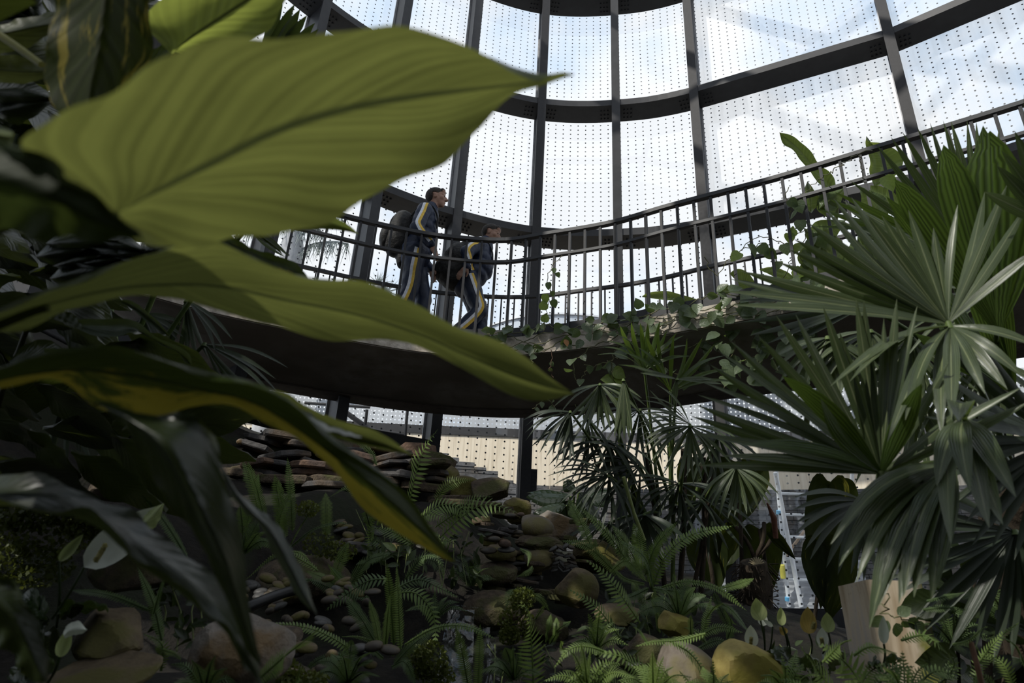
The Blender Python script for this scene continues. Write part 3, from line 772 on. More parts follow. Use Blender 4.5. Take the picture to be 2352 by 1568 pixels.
for (px, py, pd, t_, L) in ((90, 690, .8, .42, .30), (10, 720, .8, .40, .28), (180, 655, .8, .5, .2)):          # unseen leaves added towards the sun to shade the second leaf's base
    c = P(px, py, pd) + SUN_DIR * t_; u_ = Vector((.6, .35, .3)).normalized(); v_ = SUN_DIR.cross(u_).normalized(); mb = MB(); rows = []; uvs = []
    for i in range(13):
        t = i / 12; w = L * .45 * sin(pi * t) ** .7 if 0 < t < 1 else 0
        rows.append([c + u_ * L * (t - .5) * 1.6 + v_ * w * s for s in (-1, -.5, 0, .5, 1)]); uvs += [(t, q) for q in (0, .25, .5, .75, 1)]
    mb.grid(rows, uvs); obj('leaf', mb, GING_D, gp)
# =============================================================== fan palms
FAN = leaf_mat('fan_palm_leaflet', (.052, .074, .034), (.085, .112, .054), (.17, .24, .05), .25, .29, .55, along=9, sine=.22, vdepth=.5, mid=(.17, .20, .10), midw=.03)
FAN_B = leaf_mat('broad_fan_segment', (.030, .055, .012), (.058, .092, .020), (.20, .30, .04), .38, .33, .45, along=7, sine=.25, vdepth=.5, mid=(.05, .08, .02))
FAN_D = leaf_mat('shade_toned_leaflet', (.022, .034, .020), (.042, .058, .034), (.07, .1, .03), .2, .36, .45, along=14, vdepth=.25)  # darker copy of the leaflet green, shade put into the colour
PET = noise_mat('palm_petiole', (.05, .08, .02), (.10, .14, .04), 9, .45, .1)
PALE = noise_mat('pale_palm_hub', (.16, .20, .07), (.24, .28, .10), 9, .5, .1)
TRUNK = noise_mat('fibrous_palm_trunk', (.020, .015, .010), (.06, .045, .03), 20, .9, .8, stretch=(1, 1, .3))
CAM0 = Vector((0, 0, CZ))

def leaflet(parent, hub, tip, w, m, nrm, arch=.05, fold=.35, n=9, peak=.5, base=.18, droop=0.0, name='leaflet'):
    mb = MB(); ax = tip - hub; L = ax.length
    side = ax.cross(nrm).normalized(); nn = side.cross(ax).normalized()
    if nn.z < 0: nn = -nn
    rows = []; uvs = []
    for i in range(n + 1):
        t = i / n
        if t < peak: ww = base + (1 - base) * (sin(t / peak * pi / 2) ** 1.1)
        else: ww = max(0.0, cos((t - peak) / (1 - peak) * pi / 2)) ** .8
        ww *= w * .5
        c = hub + ax * t + nn * (arch * L * sin(pi * t)) - Z * (droop * L * max(0, t - .55) ** 1.6)
        rows.append([c - side * ww, c - nn * (fold * ww), c + side * ww]); uvs += [(t, 0), (t, .5), (t, 1)]
    mb.grid(rows, uvs)
    return obj(name, mb, m, parent)
rp = random.Random(21)
def fan(palm, hub, hd, tips, w, m, base_at=None, tilt=.35, arch=.04, fold=.35, jit=.03, name='fan_leaf', droop=0, peak=.5, petm=None, seg=9):
    """hub pixel at depth hd; tips (px, py, depth shift[, width factor]) ; petiole from base_at (px, py, d)"""
    Hb = P(hub[0], hub[1], hd)
    mb = MB()
    if base_at:
        b_ = P(*base_at); mid_ = (b_ + Hb) / 2 + Z * .06 * (b_ - Hb).length
        c = catmull([tuple(b_), tuple(mid_), tuple(Hb)], 10); mb.tube(c, [.013 - .0005 * i for i in range(10)], 6)
    else:
        d = (Hb - CAM0).normalized(); mb.tube([Hb + d * .25 - Z * .12, Hb], [.010, .008], 6)
    mb.tube([Hb - Vector((0, 0, .012)), Hb + Vector((0, 0, .006))], [.014, .008], 8)
    fl = obj(name, mb, petm or PET, palm)
    for tp in tips:
        T = P(tp[0], tp[1], hd + tp[2]); wf = tp[3] if len(tp) > 3 else 1
        nrm = ((CAM0 - Hb).normalized() * .7 + Z * tilt + Vector((rp.uniform(-1, 1), rp.uniform(-1, 1), rp.uniform(-1, 1))) * .22).normalized()
        leaflet(fl, Hb, T, w * .64 * wf * rp.uniform(.9, 1.1), m, nrm, arch + rp.uniform(-.02, .02), fold, seg, peak, droop=droop)
    return fl
def spread(a0, a1, n, L0, L1, hub, d0=0, d1=0, w=1, jit=6):
    """n tips fanned between image angles a0..a1 (degrees, 0 = right, 90 = up)"""
    out = []
    for i in range(n):
        t = i / max(1, n - 1); a = radians(a0 + (a1 - a0) * t + rp.uniform(-1, 1) * jit * .3)
        L = (L0 + (L1 - L0) * t) * rp.uniform(.9, 1.06)
        out.append((hub[0] + cos(a) * L, hub[1] - sin(a) * L, d0 + (d1 - d0) * t + rp.uniform(-.04, .04), w))
    return out

p1 = thing('fan_palm', 'large glossy fan palm filling the right side, its leaves spreading over the pillar', 'palm', tuple(P(2330, 1500, 2.6)))
mb = MB(); mb.tube(catmull([tuple(P(2360, 1750, 2.7)), tuple(P(2350, 1400, 2.65)), tuple(P(2330, 1080, 2.6))], 10), [.07] * 10, 10); obj('trunk', mb, TRUNK, p1)
# upper fan with the pale hub
T1 = [(1676, 700, .0), (1660, 668, .05), (1677, 640, .1), (1700, 622, .1), (1785, 601, .05), (1811, 572, .0), (1822, 548, .0), (1855, 511, 0), (1892, 474, 0), (1914, 455, 0), (1955, 452, .05), (1992, 492, .05), (2025, 494, .1), (2052, 500, .1),
      (2086, 481, .1), (2144, 522, .1), (2200, 470, .1, .8), (2262, 440, .0), (2314, 422, -.05), (2360, 470, -.1), (2400, 560, -.1)]
fan(p1, (2178, 742), 2.15, T1, .058, FAN, (2330, 1080, 2.6), peak=.55)
T1b = [(1905, 882, -.2), (1950, 871, -.22), (2036, 1010, -.3), (2078, 960, -.28), (2162, 1000, -.3), (2184, 960, -.3), (2262, 902, -.25), (2314, 892, -.22), (2356, 868, -.2), (2400, 800, -.15)]
fan(p1, (2180, 748), 2.12, T1b, .06, FAN, (2330, 1080, 2.6), tilt=.6, arch=.1, peak=.5, droop=.05)
# middle fan
T2 = [(1600, 1068, .1), (1654, 1046, .05), (1592, 996, .1), (1584, 954, .12), (1598, 929, .12), (1602, 906, .1), (1607, 874, .1), (1629, 836, .08), (1648, 804, .05), (1674, 779, .05), (1740, 770, .02), (1781, 722, .02), (1827, 721, 0), (1890, 702, 0),
      (1928, 760, 0), (1966, 684, .03), (1984, 688, .03), (2030, 730, .05), (2060, 684, .05), (2107, 702, .05), (2121, 880, -.1), (2180, 830, -.05), (2229, 922, -.15), (2351, 887, -.15), (2370, 920, -.15)]
fan(p1, (2023, 1087), 1.95, T2, .050, FAN, (2330, 1120, 2.5), peak=.52)
for a in ([(2023, 1087), (1900, 1000), (1850, 950), (1796, 862)], [(2023, 1087), (1950, 1020), (1925, 955), (1885, 915)], [(2023, 1087), (2070, 1020), (2110, 960), (2117, 880)], [(2023, 1087), (1900, 1060), (1780, 1040), (1700, 1020)]):
    t = a[-1]; fan(p1, a[0], 1.92, [(t[0], t[1], -.1, 1.6)], .055, FAN_B, (2330, 1120, 2.5), arch=.1)
# drooping front fan over the pillar
T3 = [(1964, 1326, -.15), (1994, 1430, -.2), (2017, 1379, -.2), (2062, 1376, -.22), (2072, 1362, -.22), (2097, 1360, -.22), (2136, 1369, -.22), (2150, 1300, -.2), (1905, 1240, -.1), (1925, 1290, -.1)]
fan(p1, (2190, 1066), 1.85, T3, .085, FAN, (2330, 1090, 2.5), tilt=.9, arch=.14, peak=.5, droop=.1)
T3b = [(2182, 1240, -.3), (2270, 1204, -.3), (2302, 1198, -.3), (2332, 1135, -.3), (2200, 960, -.3), (2226, 1120, -.3), (2150, 1110, -.2)]
fan(p1, (2215, 965), 1.85, T3b, .08, FAN, (2330, 1090, 2.5), tilt=.9, arch=.12, droop=.08)
# right edge, top corner
fan(p1, (2420, 520), 2.0, [(2300, 345, 0), (2352, 215, 0), (2330, 300, 0), (2290, 380, 0), (2260, 440, .05)], .06, FAN, (2420, 1080, 2.6))
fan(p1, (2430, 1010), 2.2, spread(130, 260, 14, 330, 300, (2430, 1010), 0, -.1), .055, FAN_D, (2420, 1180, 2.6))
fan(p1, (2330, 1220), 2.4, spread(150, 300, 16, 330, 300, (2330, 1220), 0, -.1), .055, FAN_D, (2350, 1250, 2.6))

p2 = thing('fan_palm', 'taller fan palm behind with narrow grey-green spikes and broad pleated segments against the glass', 'palm', tuple(P(2290, 1300, 3.4)))
mb = MB(); mb.tube(catmull([tuple(P(2300, 1560, 3.5)), tuple(P(2290, 1200, 3.4)), tuple(P(2280, 900, 3.3))], 10), [.08] * 10, 10); obj('trunk', mb, TRUNK, p2)
T4 = [(1951, 414, .1), (2012, 331, .1), (2046, 314, .08), (2072, 302, .06), (2106, 291, .05), (2136, 281, .04), (2166, 276, .04), (2184, 277, .04), (2221, 275, .04), (2242, 278, .04), (2295, 291, .04), (1935, 460, .1), (1945, 480, .12), (1930, 505, .15)]
fan(p2, (2265, 640), 2.9, T4, .050, FAN, (2280, 900, 3.3), peak=.6)
T5 = [(2055, 410, .0, 1.0), (2167, 332, 0, 1.25), (2258, 288, .05, 1.0), (2274, 300, -.05, 1.9), (2360, 430, 0, 1.5), (2035, 450, .05, .6)]
fan(p2, (2290, 760), 2.6, T5, .15, FAN_B, (2290, 950, 3.3), peak=.72, fold=.2, arch=.03, seg=12)
fan(p2, (2330, 900), 2.7, spread(100, 150, 5, 330, 280, (2330, 900)), .11, FAN_B, (2300, 1000, 3.3), peak=.6)
fan(p2, (1990, 700), 3.1, [(1676, 640, .1), (1690, 690, .1), (1700, 740, .1), (1720, 770, 0), (1760, 790, 0), (1800, 800, 0)], .05, FAN_D, (2250, 900, 3.3))
fan(p2, (2160, 560), 3.2, [(1915, 440, .1), (1900, 455, .1), (1880, 480, .1), (1890, 500, .1), (1868, 520, .1)], .05, FAN_B, (2260, 860, 3.3))
for hub, a0, a1, n, L in (((2000, 760), 200, 300, 12, 170), ((1900, 775), 200, 330, 12, 150), ((2090, 770), 210, 320, 12, 190), ((2100, 900), 200, 330, 12, 240), ((2260, 820), 210, 330, 12, 240), ((2280, 680), 180, 260, 8, 260), ((1985, 1150), 175, 290, 12, 175)):
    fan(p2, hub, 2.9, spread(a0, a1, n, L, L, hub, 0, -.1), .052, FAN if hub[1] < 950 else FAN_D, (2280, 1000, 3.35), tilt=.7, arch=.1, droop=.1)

# darker palms in the middle, under the walkway
p3 = thing('fan_palm', 'dark slender fan palm clump in shade under the walkway, in front of the cream wall', 'palm', tuple(P(1520, 1330, 4.9)))
for (x0, y0), (x1, y1), r in (((1500, 1360), (1420, 1000), .016), ((1530, 1380), (1480, 1040), .018), ((1560, 1370), (1570, 1030), .02), ((1590, 1370), (1640, 1030), .018), ((1545, 1350), (1535, 1000), .016), ((1610, 1360), (1615, 1050), .02)):
    mb = MB(); mb.tube(catmull([tuple(P(x0, y0, 4.9)), tuple(P((x0 + x1) / 2 + 6, (y0 + y1) / 2, 4.9)), tuple(P(x1, y1, 4.9))], 8), r, 6); obj('stem', mb, TRUNK if r > .017 else PET, p3)
mb = MB(); mb.tube([P(1432, 1095, 4.6), P(1455, 1175, 4.6), P(1480, 1240, 4.6)], .014, 6); obj('stem', mb, PALE, p3)
FS = [  # hub, depth, angles, n, length, mat, width
    ((1378, 882), 4.6, 205, 345, 15, 110, FAN, .045), ((1310, 945), 4.7, 190, 275, 13, 115, FAN_D, .04), ((1400, 1012), 4.8, 185, 330, 16, 140, FAN_D, .04),
    ((1398, 1092), 4.7, 160, 300, 16, 135, FAN_D, .035), ((1470, 1070), 4.8, 150, 260, 14, 160, FAN_D, .04), ((1585, 978), 4.4, 195, 345, 18, 125, FAN, .04),
    ((1585, 975), 4.4, 130, 190, 9, 130, FAN, .03), ((1690, 1072), 4.2, 220, 330, 15, 110, FAN, .045), ((1480, 850), 4.7, 20, 160, 14, 120, FAN_B, .05), ((1540, 900), 4.7, 10, 150, 12, 150, FAN_B, .05),
    ((1560, 1110), 4.8, 170, 350, 16, 130, FAN_D, .04), ((1620, 1150), 4.9, 180, 350, 14, 130, FAN_D, .045), ((1470, 940), 4.9, 160, 330, 14, 130, FAN_D, .04), ((1400, 1200), 4.9, 200, 340, 12, 110, FAN_D, .06),
    ((1350, 960), 4.8, 220, 300, 9, 130, FAN_D, .035), ((1480, 1180), 4.7, 210, 330, 11, 120, FAN_D, .07), ((1650, 1000), 4.8, 190, 330, 12, 130, FAN_D, .045)]
for hub, d, a0, a1, n, L, m, w in FS:
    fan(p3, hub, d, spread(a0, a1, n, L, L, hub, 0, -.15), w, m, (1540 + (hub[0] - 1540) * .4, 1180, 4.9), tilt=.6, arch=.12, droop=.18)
fan(p3, (1432, 872), 4.4, [(1410, 1006, -.1), (1422, 1010, -.1), (1434, 1012, -.1), (1446, 1010, -.1), (1452, 1000, -.1)], .055, FAN, (1540, 1150, 4.9), arch=.02, peak=.4)
fan(p3, (1555, 870), 4.5, [(1455, 842, 0), (1470, 856, 0), (1660, 882, 0), (1640, 870, 0), (1548, 935, 0)], .05, FAN, (1540, 1150, 4.9))

# strappy leaves of an off-frame palm poking out beyond the huge leaf, top left and on the left
p4 = thing('feather_palm', 'dark feather palm behind the huge leaf, spiky leaflets showing above and below it', 'palm', tuple(P(300, 900, 3.2)))
FEA = leaf_mat('feather_leaflet', (.020, .035, .010), (.04, .06, .016), (.12, .16, .03), .35, .35, .4, along=10, vdepth=.25)
fan(p4, (560, 230), 2.6, [(678, 8, 0), (690, 20, 0), (706, 34, 0), (724, 52, 0), (732, 66, 0), (650, -20, 0)], .06, FEA, (300, 800, 3.0), peak=.75)
fan(p4, (570, 520), 2.9, [(665, 590, 0, 1), (650, 585, 0), (640, 572, 0), (625, 560, 0), (612, 560, 0), (655, 590, .1)], .035, FEA, (300, 900, 3.1), arch=.1)
for hub, a0, a1, n, L in (((330, 720), 250, 350, 12, 110), ((430, 690), 240, 320, 9, 150), ((330, 780), 300, 350, 8, 130), ((470, 790), 300, 345, 7, 220), ((150, 900), 250, 340, 10, 200), ((60, 250), 200, 340, 12, 160), ((80, 20), 60, 200, 12, 180), ((460, 905), 250, 290, 6, 170)):
    fan(p4, hub, 3.1, spread(a0, a1, n, L, L * .9, hub), .035, FAN_D, (300, 1000, 3.3), arch=.1, droop=.15)
# =============================================================== rocks
def rock_mat(n, a, b_, moss=None, sc=7, bump=.6, rough=.8, s3=3.0):
    return noise_mat(n, a, b_, sc * 3, rough, bump, c3=moss, s3=s3 * 1.6, detail=9)
R_GOLD = rock_mat('golden_boulder', (.20, .155, .045), (.33, .265, .085), (.23, .20, .04), 5, .25, .7)
R_GREY = rock_mat('grey_boulder', (.11, .09, .07), (.18, .15, .12), (.13, .11, .045), 6, .3, .7)
R_BRN = rock_mat('brown_boulder', (.075, .055, .033), (.14, .105, .062), (.09, .08, .022), 7, .4, .75)
R_DRK = rock_mat('dark_brown_rock', (.05, .038, .028), (.11, .082, .055), (.06, .06, .02), 9, .8, .85)
R_MOS = rock_mat('mossy_rock', (.09, .072, .036), (.15, .12, .064), (.10, .09, .02), 7, .7, .9, 2.2)
R_PALE = rock_mat('pale_quartz_rock', (.15, .13, .11), (.25, .22, .19), (.15, .10, .05), 6, .8, .85, 2.5)
R_SLATE = rock_mat('dark_slate', (.035, .033, .034), (.08, .074, .072), (.09, .065, .045), 6, .5, .6)
R_RUST = rock_mat('rusty_slate', (.10, .06, .04), (.17, .11, .075), (.08, .055, .045), 8, .5, .8)
R_PEB = rock_mat('brown_pebble', (.045, .035, .022), (.085, .066, .04), (.04, .033, .026), 14, .1, .55)
R_PEBG = rock_mat('grey_pebble', (.038, .037, .036), (.07, .067, .064), None, 14, .1, .5)

def blob(sub, seed, cuts, amp, freq):
    bm = bmesh.new(); bmesh.ops.create_icosphere(bm, subdivisions=sub, radius=1)
    r = random.Random(seed); pl = []
    for _ in range(cuts):
        n = Vector((r.gauss(0, 1), r.gauss(0, 1), r.gauss(0, 1))).normalized(); pl.append((n, r.uniform(.55, .88)))
    o = Vector((r.uniform(0, 50), r.uniform(0, 50), r.uniform(0, 50)))
    for v in bm.verts:
        p = v.co.copy()
        for n, d in pl:
            k = p.dot(n) - d
            if k > 0: p -= n * k * .93
        f = noise.noise(p * freq + o) * amp + noise.noise(p * freq * 3.1 + o) * amp * .35 + noise.noise(p * freq * 8 + o) * amp * .12
        v.co = p * (1 + f)
    return bm
def rock_mesh(bm, m, sharp):
    me = bpy.data.meshes.new('rock'); bm.to_mesh(me); bm.free(); me.materials.append(m)
    me.polygons.foreach_set('use_smooth', [not sharp] * len(me.polygons))
    me.set_sharp_from_angle(angle=radians(17)); return me
VR, VU = right, up
def rock(px, py, rx, ry, d, m, label=None, seed=1, cuts=0, amp=.06, freq=1.3, rot=0, parent=None, name='boulder', group=None, sub=4, dr=None, cat='rock', sharp=False):
    k = d / F; a, b_ = rx * k, ry * k; c = dr if dr else (a * .7 + b_ * .3)
    me = rock_mesh(blob(sub, seed, cuts, amp, freq), m, sharp)
    h = Vector((fwd.x, fwd.y, 0)).normalized()
    X = (VR * cos(rot) + VU * sin(rot)).normalized(); Zz = (VU * cos(rot) - VR * sin(rot)).normalized(); Y = Zz.cross(X)
    pos = P(px, py, d + c * .3)
    mw = Matrix(((X.x * a, Y.x * c, Zz.x * b_, pos.x), (X.y * a, Y.y * c, Zz.y * b_, pos.y), (X.z * a, Y.z * c, Zz.z * b_, pos.z), (0, 0, 0, 1)))
    me.transform(Matrix(((X.x * a, Y.x * c, Zz.x * b_, 0), (X.y * a, Y.y * c, Zz.y * b_, 0), (X.z * a, Y.z * c, Zz.z * b_, 0), (0, 0, 0, 1))))
    o = link(name, me, parent, Matrix.Translation(pos))
    if label: tag(o, label, cat, group or 'rocks of the rock garden')
    return o
def lift(o): return o
rock(1722, 1545, 90, 66, 2.75, R_GOLD, 'smooth golden-yellow boulder at the bottom right, with a fern shadow on it', 3, 4, .10, 1.1, -.55)
rock(1575, 1545, 85, 62, 2.95, R_GREY, 'smooth grey-brown boulder left of the golden boulder, half under fern fronds', 5, 3, .06, 1.1, -.45)
rock(1552, 1434, 40, 34, 3.5, R_GOLD, 'small angular yellow rock partly sunlit above the grey-brown boulder', 8, 11, .14, 1.3)
rock(1325, 1352, 52, 44, 4.0, R_BRN, 'round brown boulder at the foot of the stacked stones', 11, 4, .07, 1.0)
rock(1228, 1208, 45, 25, 4.7, R_GREY, 'smooth oval river stone lying on top of the stacked stones', 12, 1, .03, .9, -.13)
rock(1275, 1210, 56, 42, 5.0, R_PALE, 'pale rough rock with yellow moss behind the oval river stone', 14, 8, .08, 1.3)
rock(1240, 1284, 38, 30, 4.55, R_GREY, 'short cylindrical grey stone with a mossy flat end under the stone ledge', 16, 5, .03, 1.0, -.1)
rock(1240, 1246, 52, 17, 4.6, R_DRK, 'rough brown ledge rock under the oval river stone', 18, 6, .14, 1.8, -.06)
rock(1375, 1280, 62, 40, 4.75, R_MOS, 'long mossy brown rock right of the stacked stones, behind fern fronds', 19, 6, .08, 1.2, -.2)
rock(1187, 1168, 34, 36, 5.15, R_MOS, 'mossy yellow rock beside the steel post with the lock box', 22, 6, .09, 1.3)
rock(1122, 1124, 58, 26, 5.4, R_DRK, 'angular dark brown block on the ridge left of the steel post', 24, 8, .07, 1.3, .05)
rock(1060, 1122, 50, 30, 5.5, R_MOS, 'brown mossy rock on the ridge behind the tall bright fern frond', 25, 6, .1, 1.4)
rock(1022, 1092, 34, 26, 5.6, R_MOS, 'round mossy rock on the ridge under the cream wall', 27, 4, .07, 1.2)
rock(1138, 1314, 52, 26, 4.4, R_DRK, 'dark rough rock in the shadow left of the cylindrical stone', 30, 6, .12, 1.6)
rock(1150, 1268, 38, 20, 4.5, R_BRN, 'squarish dark brown rock under the small pebbles', 31, 7, .08, 1.4)
rock(1425, 1412, 62, 20, 3.7, R_BRN, 'flat brown slab under the round brown boulder', 33, 7, .08, 1.3, -.12)
rock(560, 1492, 138, 92, 2.1, R_PALE, 'large pale rock with rusty patches at the bottom left, behind a drooping leaf', 36, 18, .05, 1.1, .25)
rock(255, 1458, 92, 72, 2.0, R_BRN, 'grey-brown rock beside the white flower at the lower left', 38, 16, .06, 1.2, .1)
rock(230, 1556, 150, 44, 1.85, R_BRN, 'broad brown rock along the bottom left edge', 40, 14, .05, 1.1, .12)
rock(310, 1312, 105, 66, 2.7, R_DRK, 'dark brown rock in shade behind the big white flower', 42, 7, .07, 1.2)
rock(290, 1090, 110, 60, 3.6, R_DRK, 'dark reddish rock in deep shade under the third big leaf', 44, 7, .07, 1.2)
rock(522, 1045, 20, 34, 5.7, R_RUST, 'upright reddish-brown slate at the left end of the slate pile', 46, 8, .05, 1.2, .2)
rock(552, 1014, 9, 7, 5.7, R_PALE, 'small white stone lying on the slate pile', 47, 4, .05, 1.2, cat='stone', name='pebble')
rock(640, 1460, 60, 22, 2.9, R_DRK, 'dark wet stone between the pale rock and the fern clump', 48, 5, .07, 1.2)
rock(1250, 1440, 60, 40, 3.9, R_DRK, 'dark mossy rock right of the little waterfall', 49, 6, .1, 1.4)
rock(1130, 1400, 70, 40, 4.1, R_DRK, 'dark wet rock face at the top of the little waterfall', 50, 6, .1, 1.4)
rock(860, 1180, 110, 46, 5.1, R_DRK, 'dark wet rock in the hollow under the slate ledge', 52, 6, .09, 1.2)
rock(700, 1330, 120, 50, 4.1, R_DRK, 'dark rock among the ferns below the slate ledge', 53, 6, .09, 1.2)
rock(1470, 1500, 60, 44, 3.3, R_DRK, 'dark rock behind the bright ferns at the bottom', 54, 6, .09, 1.2)

def slab(parent, px, py, hw, hh, d, m, tilt=0.0, seed=0, name='slate', yaw=0.0, deep=None):
    r = random.Random(seed); k = d / F; a = hw * k; t = hh * k * .75; dp = deep or a * r.uniform(.6, .9)
    n = r.randrange(6, 9); mb = MB()
    out = [(a * cos(2 * pi * (i + r.uniform(-.25, .25)) / n) * r.uniform(.85, 1.1), dp * sin(2 * pi * (i + r.uniform(-.25, .25)) / n) * r.uniform(.8, 1.1)) for i in range(n)]
    pos = P(px, py, d + dp * .6)
    rx = Matrix.Rotation(yaw, 3, 'Z') @ Matrix.Rotation(tilt, 3, 'Y') @ Matrix.Rotation(r.uniform(-.12, .2), 3, 'X')
    ring = []
    for z, s in ((-t, .94), (-t * .6, 1.0), (t * .55, 1.0), (t, .93)):
        ring.append([pos + rx @ Vector((x * s + r.uniform(-1, 1) * a * .03, y * s, z + r.uniform(-1, 1) * t * .12)) for x, y in out])
    mb.grid(ring, closed=True)
    mb.add(ring[0], [tuple(range(n))[::-1]]); mb.add(ring[-1], [tuple(range(n))])
    return obj(name, mb, m, parent, smooth=False)
bank = thing('slate_pile', 'loose pile of dark flat slates along the ridge under the sill beam', 'rocks', tuple(P(760, 1090, 5.8)))
rs = random.Random(5)
SL = [(590, 1012, 60, 9, 5.9, R_SLATE, .12), (680, 1015, 95, 11, 5.9, R_SLATE, .05), (590, 1032, 48, 9, 5.7, R_SLATE, .25), (650, 1050, 60, 10, 5.6, R_SLATE, -.2), (720, 1025, 70, 9, 5.8, R_SLATE, .1),
      (640, 1068, 34, 8, 5.5, R_SLATE, 0), (725, 1070, 62, 11, 5.4, R_RUST, .05), (730, 1088, 64, 10, 5.4, R_RUST, 0), (600, 1088, 60, 9, 5.5, R_SLATE, .1), (790, 1040, 60, 10, 5.8, R_SLATE, -.15), (830, 1055, 60, 10, 5.7, R_RUST, .15),
      (870, 1035, 60, 11, 5.9, R_RUST, .1), (900, 1050, 52, 10, 5.7, R_SLATE, -.3), (905, 1072, 42, 11, 5.5, R_RUST, -.1), (960, 1066, 62, 9, 5.7, R_SLATE, 0), (960, 1040, 50, 22, 5.9, R_RUST, -.1), (985, 1090, 52, 10, 5.5, R_SLATE, -.12),
      (930, 1098, 60, 12, 5.4, R_SLATE, .1), (850, 1082, 50, 10, 5.5, R_SLATE, -.1), (880, 1105, 60, 12, 5.4, R_DRK, 0), (980, 1120, 70, 13, 5.4, R_DRK, .05), (1080, 1160, 90, 10, 5.2, R_DRK, .02), (1040, 1146, 60, 12, 5.3, R_DRK, -.05),
      (540, 1060, 40, 10, 5.6, R_SLATE, .3), (560, 1098, 60, 12, 5.4, R_DRK, .1), (660, 1108, 80, 13, 5.3, R_DRK, 0), (770, 1108, 80, 12, 5.3, R_DRK, .05), (820, 1258, 130, 18, 4.6, R_SLATE, .03), (760, 1118, 70, 10, 5.2, R_SLATE, 0), (1010, 1060, 40, 20, 5.7, R_DRK, .3)]
for i, (x, y, hw, hh, d, m, t) in enumerate(SL): slab(bank, x, y, hw, hh, d, m, t, i)
for i in range(26): slab(bank, rs.uniform(520, 1000), rs.uniform(1060, 1130), rs.uniform(30, 60), rs.uniform(6, 10), rs.uniform(5.4, 5.9), rs.choice((R_SLATE, R_SLATE, R_RUST, R_DRK)), rs.uniform(-.25, .25), 100 + i)
stack = thing('stacked_stones', 'dry stack of small flat stones beside the waterfall, under the oval river stone', 'rocks', tuple(P(1230, 1320, 4.5)))
for i in range(70):
    t = rs.random(); x = 1110 + 240 * t + rs.uniform(-20, 20); y = rs.uniform(1150, 1385)
    if 1200 < x < 1330 and y < 1230: continue
    slab(stack, x, y, rs.uniform(14, 36), rs.uniform(4, 9), 4.62 + rs.uniform(-.05, .12) - (y - 1250) * .0022, rs.choice((R_DRK, R_DRK, R_BRN, R_MOS, R_SLATE)), rs.uniform(-.15, .15), 300 + i, name='stone')
for i, (x, y, rx, ry, m) in enumerate([(1135, 1237, 15, 6, R_PEB), (1159, 1248, 15, 9, R_RUST), (1163, 1262, 21, 6, R_PEBG), (1122, 1264, 20, 7, R_PEB), (1172, 1183, 14, 5, R_PEB), (1196, 1181, 9, 5, R_RUST), (1190, 1222, 11, 5, R_PEB), (1178, 1210, 12, 6, R_PEBG)]):
    rock(x, y, rx, ry, 4.35, m, None, 400 + i, 0, .03, parent=stack, name='pebble', sub=3)
for i in range(16):
    x, y = 1275 + (i % 4) * 13 + rs.uniform(-4, 4), 1258 + (i // 4) * 17 + rs.uniform(-4, 4)
    rock(x, y, rs.uniform(9, 15), rs.uniform(3, 5), 4.5, R_PEBG if rs.random() < .6 else R_PEB, None, 420 + i, 0, .03, rot=rs.uniform(-1.0, -.1) if i % 2 else rs.uniform(.2, .9), parent=stack, name='pebble', sub=3)
bed = thing('pebble_bed', 'bed of smooth dark river pebbles among the ferns at the lower left', 'rocks', tuple(P(700, 1420, 3.2)))
for i in range(60):
    x, y = rs.uniform(555, 860), rs.uniform(1325, 1450)
    rock(x, y, rs.uniform(10, 24), rs.uniform(6, 10), 3.55 - (y - 1380) * .004, rs.choice((R_PEB, R_PEBG, R_PEB, R_BRN)), None, 500 + i, 0, .04, rot=rs.uniform(-.5, .5), parent=bed, name='pebble', sub=3)
for i in range(22):
    x, y = rs.uniform(640, 900), rs.uniform(1480, 1568)
    rock(x, y, rs.uniform(14, 30), rs.uniform(8, 15), 2.8, rs.choice((R_PEB, R_PEBG, R_BRN)), None, 560 + i, 0, .04, rot=rs.uniform(-.4, .4), parent=bed, name='pebble', sub=3)
for i in range(24):
    x, y = rs.uniform(760, 1000), rs.uniform(1185, 1270)
    rock(x, y, rs.uniform(10, 22), rs.uniform(5, 9), 4.6 - (y - 1230) * .003, rs.choice((R_PEB, R_PEBG, R_BRN)), None, 600 + i, 0, .04, rot=rs.uniform(-.4, .4), parent=bed, name='pebble', sub=3)
# water threads
WAT, nt_ = mat('falling_water'); b_ = NB(nt_)
nz_ = b_.n('ShaderNodeTexNoise', {'Vector': b_.n('ShaderNodeMapping', {'Vector': b_.n('ShaderNodeTexCoord').outputs['Object'], 'Scale': (30, 30, 6)}).outputs[0], 'Scale': 1.6, 'Detail': 6})
fm_ = b_.ramp(nz_.outputs['Fac'], [(.60, (0, 0, 0)), (.72, (1, 1, 1))])
gl_ = b_.n('ShaderNodeBsdfPrincipled', {'Base Color': (.7, .75, .8, 1), 'Roughness': .08, 'Specular IOR Level': .8})
tr_ = b_.n('ShaderNodeBsdfTransparent', {'Color': (.9, .93, .95, 1)})
gs_ = b_.n('ShaderNodeBsdfGlossy', {'Roughness': .05})
w1_ = b_.n('ShaderNodeMixShader', {0: .05, 1: tr_.outputs[0], 2: gs_.outputs[0]})
b_.out(b_.n('ShaderNodeMixShader', {0: b_.math('MULTIPLY', fm_, .28), 1: w1_.outputs[0], 2: gl_.outputs[0]}).outputs[0])
wf = thing('waterfall', 'thin stream of water trickling down dark wet rock at the bottom centre', 'water', tuple(P(1050, 1560, 3.2)))
